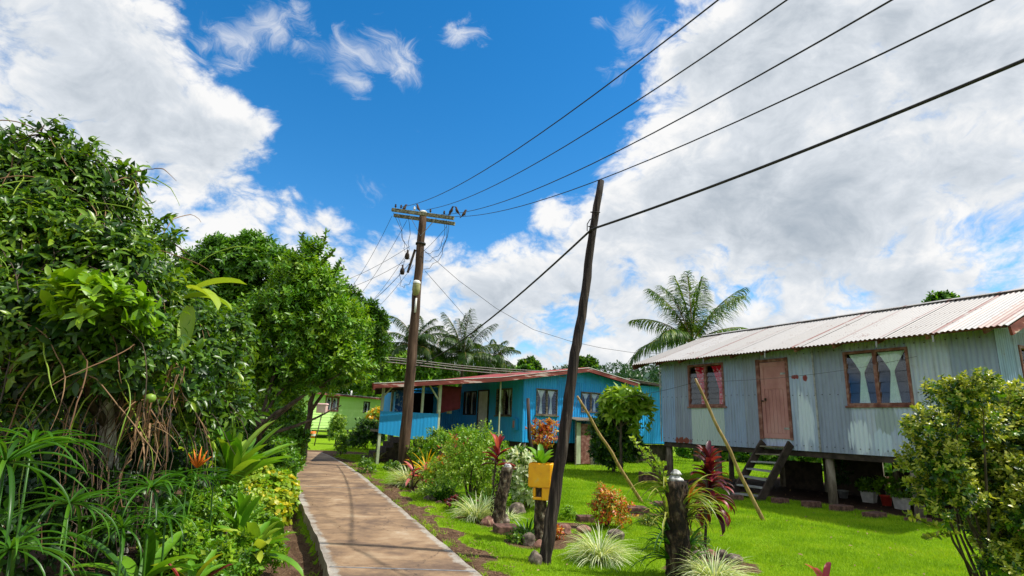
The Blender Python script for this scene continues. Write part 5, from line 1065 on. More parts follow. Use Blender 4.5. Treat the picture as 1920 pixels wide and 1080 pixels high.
def yellow_planter():
    g = G(1012, 1018); T = thing('jerrycan_planter', 'upturned cut yellow jerrycan used as a planter on a dark post', 'planter', (g[0], g[1], .50), -.25)
    bm = bmesh.new(); bmesh.ops.create_cube(bm, size=1.); 
    for v in bm.verts: v.co = Vector((v.co.x*.33, v.co.y*.26, v.co.z*.33+.40))
    bmesh.ops.bevel(bm, geom=[e for e in bm.edges], offset=.016, segments=3, affect='EDGES')
    bm.faces.ensure_lookup_table(); topf = max(bm.faces, key=lambda f: f.calc_center_median().z); bmesh.ops.delete(bm, geom=[topf], context='FACES')
    me = bpy.data.meshes.new('body'); bm.to_mesh(me); bm.free(); me.materials.append(MATS['yellow_plastic'])
    o = bpy.data.objects.new('body', me); COL.objects.link(o); o.parent = T; md = o.modifiers.new('s', 'SOLIDIFY'); md.thickness = .006
    q = MB()
    for k in range(6): x = -.125+k*.05; q.hexa([(x-.006, -.122, .50), (x+.006, -.122, .50), (x+.006, -.1, .50), (x-.006, -.1, .50), (x-.009, -.126, .565), (x+.009, -.126, .565), (x+.009, -.1, .565), (x-.009, -.1, .565)])
    q.build('rib', 'yellow_plastic', T, bevel=.004)
    q = MB(); q.box(.03, .165, -.11, .06, .07, .235); q.box(-.10, .03, -.10, .04, .07, .11); q.box(-.10, -.06, -.10, .04, .11, .225); q.build('handle', 'yellow_plastic', T, bevel=.012)
    q = MB(); q.box(-.15, .15, -.10, .10, .48, .50); q.build('soil', 'rock_red', T)
    P = thing('planter_plant', 'broad light green leaves growing out of the yellow planter', 'plant', (g[0], g[1], .50+.48), 0); f = FB(); n = 9
    f.blades(np.repeat(np.array([[0, 0, 0.]]), n, 0), np.linspace(0, 5.8, n)+.4, rnd(n, .9, 1.4), rnd(n, .26, .44), .10, rnd(n, .3, 1.1), 7, .3, 'wide', 0); f.build('leaves', 'leaf_broad', P)
yellow_planter()
# ------------------------------------------------------------------ dark shrub with a light green top by the shed
def bare_tree(name, label, cat, base, trunk, limbs, r0, fol, mat_trunk='bark', group=None):
    T = thing(name, label, cat, tuple(base), group=group); b = Vector(base)
    top = Vector(trunk)-b; q = MB(); pp = limb_path((0, 0, -.1), top, .05, 8); q.tube(pp, [r0*(1.15-.55*i/8) for i in range(9)], 10); q.build('trunk', mat_trunk, T)
    for e in limbs:
        st = pp[random.choice((5, 6, 7, 8))]; q = MB(); q.tube(limb_path(st, Vector(e)-b, .10, 7), [r0*.5*(1-.8*i/7)+.008 for i in range(8)], 7); q.build('limb', mat_trunk, T)
    return T, b
def crown(T, b, clumps, n, per, size, tl, mats, T_=LEAF4, name='crown', **kw):
    fb = FB(); cl = [(np.array(c)-np.array(b), r) for c, r in clumps]; mats = [mats] if isinstance(mats, str) else mats
    for j in range(len(mats)): twigs(fb, cl, n//len(mats), per, size, tl, T_, j, **kw)
    return fb.build(name, mats, T)
def at_base(px, py, z=0): return G(px, py, z)
Ys = 21.0
c1 = [CL(1150, 840, Ys, 34), CL(1140, 810, Ys, 30), CL(1165, 815, Ys, 30), CL(1150, 785, Ys, 26), CL(1135, 850, Ys, 22), CL(1180, 840, Ys, 18)]; b = at(1150, 868, Ys); b[2] = 0
T, bb = bare_tree('shrub', 'dark rounded shrub beside the bamboo prop and shed', 'shrub', b, at(1150, 820, Ys), [c[0] for c in c1[:4]], .06, None); crown(T, bb, c1, 1500, 7, .14, .14, ['leaf_dark', 'leaf_citrus'], low=-.9)
Ys = 20.0
c2 = [CL(1155, 752, Ys, 17), CL(1185, 748, Ys, 14), CL(1175, 772, Ys, 20), CL(1203, 778, Ys, 12), CL(1145, 775, Ys, 12), CL(1202, 757, Ys, 8), CL(1140, 756, Ys, 8), CL(1200, 800, Ys, 7)]; b = at(1165, 868, Ys); b[2] = 0
T, bb = bare_tree('young_papaya', 'light green young tree with drooping leaves above the dark shrub', 'tree', b, at(1165, 770, Ys), [c[0] for c in c2[:5]], .05, None); crown(T, bb, c2, 150, 8, .34, .2, ['leaf_bright', 'leaf_yellowgreen'], LEAF4, shell=.3, wid=.8, droop=.4)

# ------------------------------------------------------------------ palms
def palm(px, hub_y, Y, L, nf, label, lean=0., seed=1, bx=None, up=(.15, 1.45), group='coconut palms behind the houses', dr0=1.0, fm='leaf_palm_far'):
    rs = random.Random(seed); hub = at(px, hub_y, Y); base = at(px if bx is None else bx, hub_y, Y); base[2] = 0
    T = thing('coconut_palm', label, 'palm tree', tuple(base), group=group); h = hub-base; q = MB(); n = 24
    q.tube([Vector((h[0]*(i/n)**1.4, h[1]*i/n, h[2]*i/n)) for i in range(n+1)], [.19-.07*i/n+(.012 if i % 2 else 0) for i in range(n+1)], 10); q.build('trunk', 'bark', T)
    fb = FB(); q = MB()
    for i in range(nf):
        az = i*2.4+rs.uniform(-.3, .3); t0 = i/nf; e = up[1]-(up[1]-up[0])*t0+rs.uniform(-.12, .12); Lf = L*rs.uniform(.85, 1.08); dr = dr0+1.2*t0; k = 44; p = np.array(h, float); pts = [p.copy()]; el = []
        for j in range(k):
            t = j/k; ee = e-dr*t**1.6; p = p+np.array([math.sin(az)*math.cos(ee), math.cos(az)*math.cos(ee), math.sin(ee)])*Lf/k; pts.append(p.copy()); el.append(ee)
        q.tube(pts[::4], [.035*(1-j/12)+.006 for j in range(len(pts[::4]))], 5, cap=False)
        pts = np.array(pts[5:]); el = np.array(el[4:]); m_ = len(pts); tt = np.linspace(.08, 1, m_); ln = Lf*.27*np.sin(np.pi*(.10+.84*tt))**.7+.1
        for s_ in (-1, 1):
            for rep in range(2):
                a = az+s_*(1.15-.55*tt)+rnd(m_, -.12, .12); fb.blades(pts+rnd(m_*3, -.02, .02).reshape(m_, 3), a, el*.55-.10+rnd(m_, -.25, .2), ln*rnd(m_, .8, 1.1), .055, rnd(m_, .7, 1.5), 4, .2, 'lance', 0)
    q.build('frond_stem', 'bamboo', T); fb.build('fronds', fm, T)
    q = MB(); rr = random.Random(seed+5)
    for k in range(7): a = k*.9; c = (h[0]+.25*math.cos(a), h[1]+.25*math.sin(a), h[2]-.22-.1*(k % 2)); q.lathe([(0, -.13), (.09, -.06), (.11, .03), (.07, .11), (0, .13)], 8, c)
    q.build('coconuts', 'fruit', T)
palm(1299, 642, 30, 4.1, 17, 'coconut palm rising behind the grey house roof', seed=3, up=(.0, 1.55), dr0=.22, fm='leaf_palm')
palm(868, 672, 46, 3.9, 22, 'large coconut palm in the middle behind the red roof', seed=5, up=(-.1, 1.5), dr0=.5)
palm(926, 676, 54, 3.1, 18, 'smaller coconut palm at the right behind the red roof', seed=8, up=(-.3, 1.3))
palm(776, 650, 44, 3.3, 18, 'coconut palm half hidden behind the utility pole', seed=12, up=(-.3, 1.4))
palm(818, 682, 50, 3.3, 18, 'low coconut palm between the utility pole and the large palm', seed=16, up=(-.2, 1.4))
# ------------------------------------------------------------------ trees
def bgtree(label, cl, base_px, Y, n, per, size, tl, mats, r0=.25, name='tree', group=None, **kw):
    b = at(base_px, 800, Y); b[2] = 0; ctr = np.mean([c[0] for c in cl], 0); tr = np.array([b[0], b[1], 0]); tr[2] = max(1., ctr[2]*.6)
    T, bb = bare_tree(name, label, 'tree', b, tr, [c[0] for c in cl[:6]], r0, None, group=group); crown(T, bb, cl, n, per, size, tl, mats, **kw); return T
GT = 'background trees behind the houses'
bgtree('dense green tree behind the porch roof left of the utility pole', [CL(728, 700, 60, 30), CL(750, 690, 60, 26), CL(715, 735, 60, 34), CL(765, 715, 60, 26), CL(735, 668, 60, 14), CL(735, 770, 60, 30)], 738, 60, 3600, 7, .38, .45, ['leaf_citrus', 'leaf_bright'], group=GT)
bgtree('green tree behind the red roof right of the utility pole', [CL(800, 705, 44, 24), CL(830, 715, 45, 22), CL(815, 690, 45, 16), CL(790, 725, 44, 22)], 810, 44, 2200, 7, .28, .3, ['leaf_citrus', 'leaf_mango'], group=GT)
bgtree('dark low trees under the large palm', [CL(870, 715, 56, 26), CL(905, 712, 56, 24), CL(935, 712, 58, 22), CL(960, 712, 60, 18), CL(845, 712, 56, 18), CL(985, 705, 60, 14)], 900, 57, 2400, 7, .36, .4, ['leaf_dark', 'leaf_mango'], group=GT)
bgtree('small round treetop above the blue gable left slope', [CL(985, 692, 62, 12), CL(1000, 696, 62, 11), CL(995, 684, 62, 7), CL(975, 700, 62, 10)], 990, 62, 500, 6, .40, .4, ['leaf_dark', 'leaf_citrus'], group=GT)
bgtree('small treetop just right of the leaning pole above the ridge', [CL(1098, 690, 55, 12), CL(1106, 684, 55, 8), CL(1090, 684, 55, 8)], 1098, 55, 420, 6, .36, .4, ['leaf_dark', 'leaf_citrus'], group=GT)
bgtree('small treetop showing over the grey house ridge', [CL(1762, 568, 38, 14), CL(1778, 566, 38, 11), CL(1750, 572, 38, 8), CL(1770, 590, 38, 16)], 1768, 38, 420, 6, .26, .35, ['leaf_dark', 'leaf_mango'], group=GT)
bgtree('green trees behind the green house roof', [CL(600, 725, 62, 42), CL(660, 715, 62, 40), CL(560, 740, 62, 45), CL(700, 730, 62, 36), CL(630, 690, 64, 36), CL(520, 730, 60, 50)], 620, 62, 4200, 7, .42, .5, ['leaf_citrus', 'leaf_mango'], group=GT)
bgtree('green bushes beyond the stilts of the grey house', [CL(1300, 850, 34, 26), CL(1350, 855, 33, 26), CL(1400, 850, 32, 26), CL(1450, 858, 30, 28), CL(1510, 862, 28, 30), CL(1560, 868, 27, 30), CL(1620, 880, 25, 32), CL(1700, 880, 24, 34)], 1450, 30, 3200, 7, .22, .25, ['leaf_bright', 'leaf_hedge', 'leaf_citrus'], name='bushes', group=GT)
# mango tree behind, citrus tree in front
Ym = 20
cl = [CL(430, 500, Ym, 52), CL(500, 505, Ym, 50), CL(372, 520, Ym, 45), CL(560, 530, Ym, 50), CL(400, 590, Ym, 65), CL(470, 470, Ym, 30), CL(415, 475, Ym, 28), CL(500, 600, Ym+1, 80), CL(400, 670, Ym, 60), CL(330, 600, Ym, 60)]
b = G(565, 862); T, bb = bare_tree('mango_tree', 'big round crowned tree behind the vines and front tree', 'tree', b, at(500, 700, Ym), [c[0] for c in cl[:8]], .22, None); crown(T, bb, cl, 5200, 9, .21, .22, ['leaf_mango', 'leaf_mango'], shell=.55, wid=.75, spread=1.1, droop=.25)
cl = [CL(668, 600, 19, 40), CL(650, 650, 19, 46), CL(690, 640, 19, 34), CL(640, 570, 19, 30), CL(610, 640, 19.5, 55), CL(700, 610, 19, 22), CL(692, 668, 19, 26), CL(652, 690, 19, 36), CL(600, 700, 19, 50)]
b = G(567, 868); T, bb = bare_tree('leafy_tree', 'dark leafed tree reaching out over the green house', 'tree', b, at(590, 720, 19), [c[0] for c in cl[:7]], .11, None); crown(T, bb, cl, 3900, 9, .18, .2, ['leaf_mango', 'leaf_citrus'], shell=.5, wid=.7, droop=.25)
Yc = 13
cl = [CL(560, 520, Yc, 38), CL(600, 545, Yc, 42), CL(540, 590, Yc, 62), CL(620, 620, Yc, 58), CL(480, 620, Yc, 56), CL(560, 680, Yc, 62), CL(640, 685, Yc, 46), CL(470, 700, Yc, 50), CL(585, 475, Yc, 18), CL(592, 728, Yc, 28), CL(430, 660, Yc, 40), CL(520, 745, Yc, 36)]
b = G(478, 905, -.1); T, bb = bare_tree('citrus_tree', 'loose fine leafed tree with a forked trunk leaning over the path', 'tree', b, at(487, 800, 12.3), [at(430, 700, 12.5), at(560, 700, 13), at(520, 600, 13), at(620, 720, 13), at(640, 700, 13), at(590, 520, 13)], .075, None)
crown(T, bb, cl, 5000, 8, .115, .22, ['leaf_citrus', 'leaf_bright', 'leaf_hedge'], shell=.2, wid=.85, up=.5)
q = MB(); q.tube([Vector(at(*p))-bb for p in ((482, 840, 12.4), (510, 812, 12.6), (550, 800, 12.8), (590, 785, 13), (640, 760, 13.2))], [.05, .045, .035, .025, .012], 7); q.build('limb', 'bark', T)
for (x0, y0, x1, y1) in ((575, 500, 566, 440), (590, 490, 612, 436), (600, 500, 628, 470), (610, 520, 645, 505), (560, 505, 590, 452), (615, 530, 640, 490)):     # long shoots above the crown
    a, e = Vector(at(x0, y0, Yc))-bb, Vector(at(x1, y1, Yc))-bb; q = MB(); pp = limb_path(a, e, .04, 12); q.tube(pp, .012, 5); q.build('limb', 'bark', T)
    f = FB(); P = np.array([list(v) for v in pp[2:] for _ in range(4)]); n = len(P); f.leaves(LEAF8, P, sph(n)+np.array([0, 0, .8]), sph(n), rnd(n, .09, .15), 0); f.build('crown', 'leaf_citrus', T)
# ------------------------------------------------------------------ creeper covered trees, near left
def vine_mass():
    cl = [CL(0, 385, 5.6, 85), CL(75, 345, 5.6, 62), CL(150, 385, 5.7, 66), CL(200, 410, 5.8, 38), CL(238, 472, 5.9, 38), CL(60, 480, 5.3, 100), CL(185, 530, 5.4, 95), CL(270, 540, 5.9, 48), CL(330, 640, 6.3, 62), CL(60, 640, 5.0, 110), CL(190, 670, 5.1, 100), CL(300, 720, 6.0, 75), CL(-60, 500, 5, 120), CL(380, 700, 6.8, 55), CL(420, 640, 7.2, 40),
          CL(120, 300, 5.7, 26), CL(400, 770, 7.2, 50), CL(60, 740, 5.4, 70), CL(340, 580, 6.6, 30), CL(350, 790, 6.9, 40), CL(240, 345, 5.9, 18), CL(298, 455, 6.1, 16), CL(165, 312, 5.7, 20), CL(92, 262, 5.6, 14), CL(30, 285, 5.6, 22), CL(322, 532, 6.4, 18)]
    b = at(210, 1010, 5.0); b[2] = -.1; b[:2] = G(215, 1060)[:2]+np.array([-.2, .4])
    T = thing('creeper_covered_tree', 'tall tree smothered in leafy creepers filling the left side', 'tree', tuple(b)); bb = Vector(b)
    q = MB(); pp = limb_path((0, 0, -.1), Vector(at(200, 700, 5.6))-bb, .04, 8); q.tube(pp, [.13-.01*i for i in range(9)], 10); q.build('trunk', 'bark_pale', T)
    for i in (1, 4, 5, 6, 8, 9, 10, 11): q = MB(); q.tube(limb_path(pp[6], Vector(cl[i][0])-bb, .12, 7), [.05, .045, .04, .035, .028, .02, .014, .01], 7); q.build('limb', 'bark', T)
    fb = FB(); c2 = [(c-np.array(b), r) for c, r in cl]
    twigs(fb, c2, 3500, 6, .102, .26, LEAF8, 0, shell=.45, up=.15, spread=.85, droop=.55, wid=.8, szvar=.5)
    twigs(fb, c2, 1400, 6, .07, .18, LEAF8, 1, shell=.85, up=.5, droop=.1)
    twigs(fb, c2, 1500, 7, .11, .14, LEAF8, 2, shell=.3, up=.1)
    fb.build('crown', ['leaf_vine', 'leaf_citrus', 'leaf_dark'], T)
    # bare and leafy vine stems looping over the mass
    rr = random.Random(4); q1 = MB(); q2 = MB(); q3 = MB()
    for k in range(420):
        i = rr.randrange(len(c2)); c, r = c2[i]; d = Vector((rr.uniform(-1, 1), -1+rr.uniform(0, .7), rr.uniform(-.6, 1))).normalized(); p = Vector(c)+Vector((d.x*r[0], d.y*r[1], d.z*r[2]))*1.0; v = Vector((rr.uniform(-1, 1), rr.uniform(-.5, .3), rr.uniform(-.7, .25 if d.z < .3 else -.1))).normalized(); L = rr.uniform(.4, 1.3); pts = []
        for j in range(12): pts.append(p.copy()); p = p+v*L/12; v = (v+Vector((rr.uniform(-.25, .25), rr.uniform(-.2, .2), -.13+rr.uniform(-.15, .15)))).normalized()
        (q1, q2, q3)[k % 3].tube(pts, [.0055]*9+[.004, .003, .002], 4, cap=False)
    for q, mt in ((q1, 'bark'), (q2, 'leaf_yellowgreen'), (q3, 'leaf_dry')): q.build('vine_stem', mt, T)
    q1, q3 = MB(), MB()
    f = FB(); n = 60; P = np.repeat(np.array([at(265, 755, 4.9), at(325, 690, 5.4), at(285, 800, 5.1)])-np.array(b), 20, 0)+RNG.normal(size=(n, 3))*.05
    f.blades(P, rnd(n, 0, 6.28), rnd(n, -1.5, .2), rnd(n, .15, .42), .014, rnd(n, .2, 1.2), 5, .3, 'grass', 0); f.build('dry_leaves', 'leaf_dry', T)
    for k in range(44):          # bare stems hanging in the dark gap under the creepers
        a = Vector(at(rr.uniform(100, 330), rr.uniform(700, 800), rr.uniform(4.9, 6)))-bb; pts = [a+Vector((.05*math.sin(j+k)+rr.uniform(-.03, .03), .03*math.cos(j*1.3), -j*rr.uniform(.11, .16))) for j in range(10)]
        (q1, q1, q3)[k % 3].tube(pts, .0045, 4, cap=False)
    q1.build('hanging_stem', 'bark', T); q3.build('hanging_stem', 'leaf_dry', T)
    # sprigs against the sky
    for (x0, y0, x1, y1, Y) in ((110, 300, 97, 222, 5.6), (130, 320, 160, 285, 5.6), (185, 370, 235, 308, 5.8), (230, 410, 245, 345, 5.9), (265, 440, 322, 405, 6.), (280, 470, 345, 432, 6.), (60, 310, 40, 275, 5.6), (20, 320, 0, 285, 5.6), (310, 520, 345, 480, 6.3), (235, 400, 268, 340, 5.9), (150, 350, 175, 268, 5.7), (295, 455, 330, 455, 6.1)):
        a, e = Vector(at(x0, y0, Y))-bb, Vector(at(x1, y1, Y))-bb; q = MB(); pp = limb_path(a, e, .08, 9); q.tube(pp, .005, 5); q.build('vine_stem', 'bark', T)
        f = FB(); P = np.array([list(v) for v in pp[2:] for _ in range(3)]); n = len(P); f.leaves(LEAF8, P, sph(n)+np.array([0, 0, .1]), sph(n)+np.array([0, 0, 1]), rnd(n, .07, .13), 0); f.build('sprig_leaves', 'leaf_vine', T)
    # big lobed leaves
    f = FB(); P = np.array([at(x, y, Y) for x, y, Y in ((345, 560, 5.8), (352, 540, 5.8), (360, 545, 5.8), (340, 530, 5.8), (355, 575, 5.8))])-np.array(b); n = len(P)
    f.blades(P, np.array([1.5, 1.9, 1.2, -1.2, 2.6]), np.array([.3, -.1, .6, .3, -.9]), .55, .15, np.array([1.0, .8, .7, 1.2, .6]), 7, .3, 'wide', 0); f.build('large_leaf', 'leaf_yellowgreen', T)
    q = MB(); g_ = at(282, 747, 4.9)-np.array(b); q.lathe([(0, -.04), (.035, -.025), (.045, .0), (.035, .03), (0, .042)], 12, tuple(g_)); q.build('fruit', 'fruit', T)
    f = FB(); cc = [(at(185, 590, 4.6)-np.array(b), (.28, .2, .2)), (at(150, 575, 4.6)-np.array(b), (.2, .2, .18)), (at(225, 600, 4.7)-np.array(b), (.2, .2, .15))]; twigs(f, cc, 70, 8, .13, .12, LEAF8, 0, up=.8, wid=1.15); f.build('crown', 'leaf_bright', T)
vine_mass()
# hedge and bushes along the path
def hedge_bush(label, cl, n, size, mats, T_=LEAF4, tl=.12, name='hedge_bush', cat='bush', group=None, per=7, **kw):
    b = np.mean([c[0] for c in cl], 0); b[2] = -.05; T = thing(name, label, cat, tuple(b), group=group); crown(T, b, cl, n, per, size, tl, mats, T_, 'foliage', **kw)
    q = MB(); [q.tube(limb_path((random.uniform(-.1, .1), random.uniform(-.1, .1), 0), Vector(c[0])-Vector(b), .1), [.02, .018, .016, .014, .012, .01, .006], 5) for c in cl]; q.build('stem', 'bark', T)
GB_ = 'bushes lining the left of the path'
def CG(px, py, z, r, f=.8): g = G(px, py, -.05); return (np.array([g[0], g[1], z]), (r, r, r*f))
hedge_bush('bright green bush crowding the far left edge of the path', [CL(556, 790, 20.5, 20), CL(554, 825, 19, 20), CL(540, 872, 16.5, 20), CL(548, 760, 21, 18), CL(545, 800, 21, 26), CL(530, 830, 19, 30), CL(520, 860, 17, 34), CL(500, 800, 20, 40), CL(545, 850, 19, 20), CL(505, 780, 21, 30)], 2400, .12, ['leaf_hedge', 'leaf_citrus'], group=GB_, low=-.9)
hedge_bush('dense green bush beneath the front tree', [CL(450, 820, 14, 46), CL(520, 880, 14.5, 26), CL(480, 860, 13.5, 34), CL(400, 790, 13, 50), CL(350, 830, 11, 60), CL(420, 760, 14, 50)], 2400, .11, ['leaf_citrus', 'leaf_dark', 'leaf_hedge'], group=GB_, low=-.9)
hedge_bush('low bright green plants along the ditch', [CL(505, 865, 14, 26), CL(530, 885, 13.2, 20), CL(470, 880, 13, 30), CL(520, 905, 12, 20)], 1100, .085, ['leaf_hedge', 'leaf_bright'], LEAF4, .08, group=GB_, low=-.9)
hedge_bush('yellow leaved hedge beside the path', [CL(540, 925, 11.2, 15), CL(450, 905, 10.8, 32), CL(440, 950, 9.6, 32), CL(520, 965, 9.8, 18), CL(530, 915, 11.3, 22), CL(505, 930, 10.6, 30), CL(480, 900, 11.5, 30), CL(530, 945, 10.2, 18), CL(470, 940, 10, 34), CL(490, 970, 9.3, 30)], 2400, .07, ['leaf_yellow', 'leaf_yellowgreen', 'leaf_bright', 'leaf_yellowgreen'], ROUND8, .07, group=GB_, low=-.9, wid=1.2)
hedge_bush('low fine leafed plants in front of the yellow hedge', [CL(420, 960, 7.8, 42), CL(360, 980, 7.0, 50), CL(460, 985, 8.4, 34), CL(330, 1040, 6, 50), CL(500, 1000, 8.4, 22), CL(450, 1050, 6.2, 34), CL(500, 1040, 6.8, 24), CL(400, 1075, 5.6, 44)], 2300, .06, ['leaf_bright', 'leaf_citrus', 'leaf_hedge'], LEAF4, .07, group=GB_, low=-.9)
hedge_bush('undergrowth coloured dark for the shade under the creepers', [CL(320, 900, 7.5, 70), CL(230, 930, 6.6, 80), CL(100, 960, 5.6, 90), CL(0, 1000, 5.2, 90), CL(370, 850, 9, 60), CL(150, 880, 6.5, 90), CL(-20, 900, 6, 90), CL(280, 1040, 6, 60), CL(0, 800, 6.8, 90), CL(120, 780, 7.2, 80), CL(240, 800, 7.4, 70), CL(-80, 700, 7, 100)], 2500, .11, ['leaf_dark', 'leaf_dark', 'leaf_dark', 'leaf_fan'], LEAF4, .14, group=GB_, low=-.9)  # dark leaves stand in for shade; back clumps added to darken the gap
def broad(px, py, z, n, L, w, mats, label, el=(.5, 1.4), droop=1.1, Y=None, name='broad_leaf_plant', cat='plant', group=None, prof='wide'):
    g = G(px, py, z) if Y is None else at(px, py, Y); f = FB(); k = len(mats) if not isinstance(mats, str) else 1; az = np.arange(n)*2.4+rnd(n, -.3, .3)
    for j in range(k): s_ = np.arange(n) % k == j; m_ = s_.sum(); f.blades(np.zeros((m_, 3))+RNG.normal(size=(m_, 3))*np.array([.04, .04, .02]), az[s_], rnd(m_, *el), L*rnd(m_, .7, 1.1), w*rnd(m_, .8, 1.1), droop*rnd(m_, .5, 1.2), 8, .28, prof, j)
    return solo(f, name, mats, tuple(g), label, cat, group)
broad(430, 915, -.05, 34, 1.08, .20, ['leaf_broad', 'leaf_yellowgreen', 'leaf_hedge'], 'large clump of broad upright leaves beneath the front tree', (.75, 1.5), .65, Y=8.6)
broad(470, 1052, -.05, 20, .62, .12, ['leaf_broad', 'leaf_yellowgreen'], 'broad leafed plant at the bottom left of the path', (.3, 1.45), 1.2, Y=6.3)
broad(452, 1000, 0, 8, .5, .11, ['leaf_broad'], 'upright pale leaf cluster behind the bottom broad plant', (1., 1.5), .5, Y=6.8)
broad(360, 1110, -.05, 12, .40, .07, ['leaf_broad', 'leaf_broad', 'leaf_yellow', 'leaf_red'], 'mixed yellow and dark red leaves at the bottom edge', (.5, 1.4), .8, Y=4.9, name='tricolour_plant')
broad(260, 1110, 0, 16, .7, .10, ['leaf_broad', 'leaf_fan'], 'broad green leaves at the bottom edge left of the tricolour plant', (.5, 1.4), .9, Y=4.9)
def elephant_ear():
    p = at(508, 985, 7.6); T = thing('elephant_ear', 'single large round ribbed leaf overhanging the ditch', 'plant', (p[0]-.1, p[1], -.1)); vs = []; K = 20
    for r in range(4):
        for k in range(K):
            a = 2*math.pi*k/K; R = (.0, .08, .16, .2)[r]*(1+.35*math.cos(a)*.5)*(1+(.04 if k % 2 else 0)); vs.append((.1+.02*r+R*math.sin(a)*.75, -R*.35*math.cos(a)-.03*r, (p[2]+.1)+R*math.cos(a)*-1.1-.01*r*r))
    q = MB(); q.add(vs, [(r*K+k, r*K+(k+1) % K, (r+1)*K+(k+1) % K, (r+1)*K+k) for r in range(3) for k in range(K)], 0, True); q.build('leaf', 'leaf_hedge', T)
    q = MB(); q.tube([(0, 0, 0), (-.05, 0, .3), (.1, 0, p[2]+.1)], [.012, .01, .007], 6); q.build('stalk', 'leaf_broad', T)
elephant_ear()
def fan_palm_stem(px, py, Y, n, L, label, w=.018, mat_='leaf_fan', tilt=.15):
    """umbrella sedge: one whorl of narrow drooping blades on a tall stalk"""
    p = at(px, py, Y); T = thing('umbrella_sedge', label, 'sedge', (p[0], p[1], -.1), group='umbrella sedges in the left foreground'); q = MB(); q.tube([(0.05, .1, 0), (.02, .05, p[2]*.5), (0, 0, p[2]+.1)], [.012, .010, .006], 6); q.build('stalk', 'leaf_fan', T)
    f = FB(); az = np.arange(n)*6.283/n*1.0+rnd(n, -.15, .15); f.blades(np.repeat(np.array([[0, 0, p[2]+.1]]), n, 0), az, rnd(n, -.1, .8), L*rnd(n, .8, 1.1), w*rnd(n, .8, 1.2), rnd(n, .7, 1.6), 8, .35, 'lance', 0); f.build('blades', mat_, T)
for (x, y, Y, n, L, w, lab) in ((10, 868, 3.3, 34, .62, .022, 'largest umbrella sedge at the left edge'), (285, 915, 4.6, 30, .42, .018, 'umbrella sedge with a star of blades right of the pale trunk'), (60, 830, 3.9, 24, .5, .02, 'umbrella sedge higher up near the left edge'), (20, 1030, 3.2, 26, .45, .018, 'umbrella sedge low in the bottom left corner'), (350, 895, 5.6, 22, .4, .016, 'small umbrella sedge under the orange flower'),
                       (130, 945, 3.9, 26, .46, .02, 'umbrella sedge left of the pale trunk'), (230, 990, 4.4, 24, .4, .016, 'umbrella sedge in front of the pale trunk'), (400, 900, 6.4, 18, .36, .014, 'thin umbrella sedge beside the broad leaf clump'), (310, 970, 4.9, 20, .36, .015, 'umbrella sedge lowest before the bottom plants')): fan_palm_stem(x, y, Y, n, L, lab, w*1.05)
def heliconia():
    p = at(372, 862, 6.2); T = thing('heliconia', 'orange heliconia flower on a tall stalk', 'flower', (p[0], p[1], -.1)); q = MB(); q.tube([(-.05, 0, 0), (-.02, 0, p[2]*.6), (0, 0, p[2]+.02)], [.01, .009, .008], 6); q.build('stalk', 'leaf_broad', T)
    for (dx, dz) in ((-.11, .12), (-.06, .17), (.02, .20), (.09, .16), (.14, .10), (-.08, .05)):
        q = MB(); q.tube([(0, 0, p[2]+.02), (dx*.5, -.01, p[2]+.04+dz*.4), (dx, -.015, p[2]+.04+dz)], [.010, .013, .001], 6); q.build('bract', 'orange_flower', T)
heliconia()
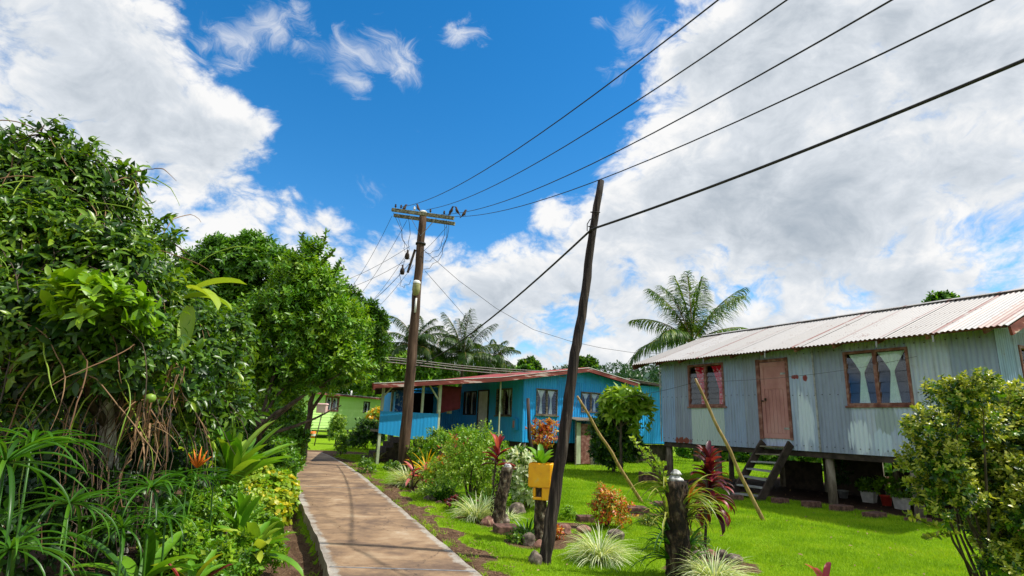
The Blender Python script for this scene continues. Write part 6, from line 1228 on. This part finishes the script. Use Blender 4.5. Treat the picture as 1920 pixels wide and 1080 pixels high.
# ------------------------------------------------------------------ shrub near right
def right_shrub():
    Y = 6.0; rs = random.Random(9)
    cl = [CL(x, y, rs.uniform(5.7, 6.7), r*rs.uniform(.85, 1.15)) for x, y, r in ((1765, 742, 20), (1800, 752, 26), (1838, 733, 24), (1878, 748, 28), (1915, 765, 30), (1740, 800, 24), (1712, 812, 13), (1780, 805, 34), (1830, 800, 36), (1880, 815, 36), (1935, 830, 36),
          (1725, 872, 24), (1765, 870, 34), (1820, 872, 40), (1870, 880, 40), (1925, 900, 40), (1745, 922, 22), (1790, 930, 30), (1840, 940, 36), (1890, 950, 40), (1940, 970, 40), (1800, 985, 14), (1850, 1000, 28), (1900, 1020, 40), (1945, 1060, 40), (1765, 968, 12), (1880, 1062, 30), (1975, 850, 40), (1985, 950, 40))]
    b = G(1880, 1130); b[2] = 0; T = thing('leafy_shrub', 'tall round shrub with small yellow green leaves in the right corner', 'shrub', tuple(b)); bb = Vector(b)
    crown(T, b, cl, 2200, 8, .046, .09, ['leaf_citrus', 'leaf_dark'], LEAF8, shell=.2, up=.5, wid=1.35, low=-.9); crown(T, b, cl, 2600, 8, .046, .10, ['leaf_shrub', 'leaf_shrub'], LEAF8, shell=.86, up=.9, wid=1.3, low=-.7)  # dark inner leaves, yellow new tips: interior shade and highlights put into leaf colour
    for k in range(13):
        c = cl[k][0]; q = MB(); q.tube(limb_path((random.uniform(-.12, .12), random.uniform(-.1, .1), -.05), Vector(c)-bb, .08, 8), [.017, .016, .014, .012, .011, .010, .008, .006, .004], 6); q.build('stem', 'bark', T)
    for (x0, y0, x1, y1) in ((1770, 760, 1765, 705), (1800, 760, 1800, 705), (1840, 740, 1836, 702), (1870, 740, 1868, 708), (1890, 760, 1912, 712), (1820, 760, 1815, 712), (1785, 770, 1780, 715), (1725, 830, 1702, 790), (1855, 745, 1850, 700), (1720, 880, 1690, 868), (1730, 900, 1698, 905), (1745, 950, 1712, 940), (1740, 820, 1690, 795), (1735, 840, 1700, 812), (1750, 790, 1718, 765), (1760, 990, 1700, 965), (1800, 1000, 1735, 1012)):
        a, e = Vector(at(x0, y0, Y))-bb, Vector(at(x1, y1, Y))-bb; q = MB(); pp = limb_path(a, e, .08, 8); q.tube(pp, .004, 5); q.build('stem', 'bark', T)
        f = FB(); P = np.array([list(v) for v in pp[1:] for _ in range(5)]); n = len(P); f.leaves(LEAF8, P, sph(n)+np.array([0, 0, .5]), sph(n), np.stack([rnd(n, .06, .09), rnd(n, .05, .07), rnd(n, .05, .07)], 1), 0); f.build('sprig_leaves', 'leaf_shrub', T)
right_shrub()
# small scattered leaves and clods on the bare soil by the path
def bed_plants():
    for i, (px, py, r, h, mt, lab) in enumerate(((795, 935, .20, .22, 'leaf_yellowgreen', 'tiny pale plant between the pink cordyline and the spider lily'), (850, 955, .16, .2, 'leaf_red', 'small dark red seedling plant right of the spider lily'), (868, 965, .2, .28, 'leaf_bright', 'small bright plant before the loose olive bush'), (905, 945, .25, .35, 'leaf_yellowgreen', 'pale leafy plant behind the second striped tuft'),
              (962, 945, .28, .5, 'leaf_citrus', 'leafy plant between the capped stump and the variegated bush'), (1032, 1010, .14, .18, 'leaf_redcroton', 'small reddish plant just right of the leaning pole'), (1062, 975, .12, .2, 'leaf_bright', 'small green seedling beside the square block'), (975, 1018, .16, .14, 'leaf_citrus', 'low weeds by the round brown rock'), (1215, 985, .14, .12, 'leaf_brom', 'low weeds right of the wide square block'), (785, 880, .3, .5, 'leaf_bright', 'green plant beside the foot of the utility pole'),
              (1300, 1030, .16, .22, 'leaf_brom', 'strappy weeds at the ring of dark rocks'), (735, 885, .25, .3, 'leaf_citrus', 'low green plant left of the utility pole foot'))):
        bush(px, py, [(0, 0, h*.5, r, h*.45), (r*.5, 0, h*.4, r*.6, h*.3)], int(50+260*r), 6, .05 if r < .25 else .07, mt, lab, name='small_plant', cat='plant', stems=2, tl=.06)
bed_plants()
def litter():
    f = FB(); n = 2600; y = rnd(n, 5.5, 24); x = xr(y)+rnd(n, .02, .7); f.leaves(LEAF4, np.stack([x, y, gz(x, y)+.008], 1), sph(n)*np.array([1, 1, .25]), np.array([0, 0, 1])+sph(n)*.4, rnd(n, .015, .05), 0)
    n = 900; y = rnd(n, 5.5, 16); x = xl(y)-rnd(n, .15, 1.6); f.leaves(LEAF4, np.stack([x, y, gz(x, y)+.008], 1), sph(n)*np.array([1, 1, .25]), np.array([0, 0, 1])+sph(n)*.4, rnd(n, .015, .04), 0)
    n = 420; y = 5.5+16*RNG.random(n); x = rnd(n, -5, 9); k = x > xr(y)+.2; x, y = x[k], y[k]; n = len(x); f.leaves(LEAF8, np.stack([x, y, gz(x, y)+.035], 1), sph(n)*np.array([1, 1, .3]), np.array([0, 0, 1])+sph(n)*.5, rnd(n, .03, .08), 0)
    n = 70; y = rnd(n, 5.5, 18); x = xl(y)+(xr(y)-xl(y))*RNG.random(n); f.leaves(LEAF8, np.stack([x, y, y*0+PZ+.008], 1), sph(n)*np.array([1, 1, .15]), np.array([0, 0, 1])+sph(n)*.3, rnd(n, .02, .05), 0)
    o = f.build('leaf_litter', 'leaf_dry'); tag(o, 'dry leaf litter scattered over the soil, path and lawn', 'leaf litter', kind='stuff')
litter()
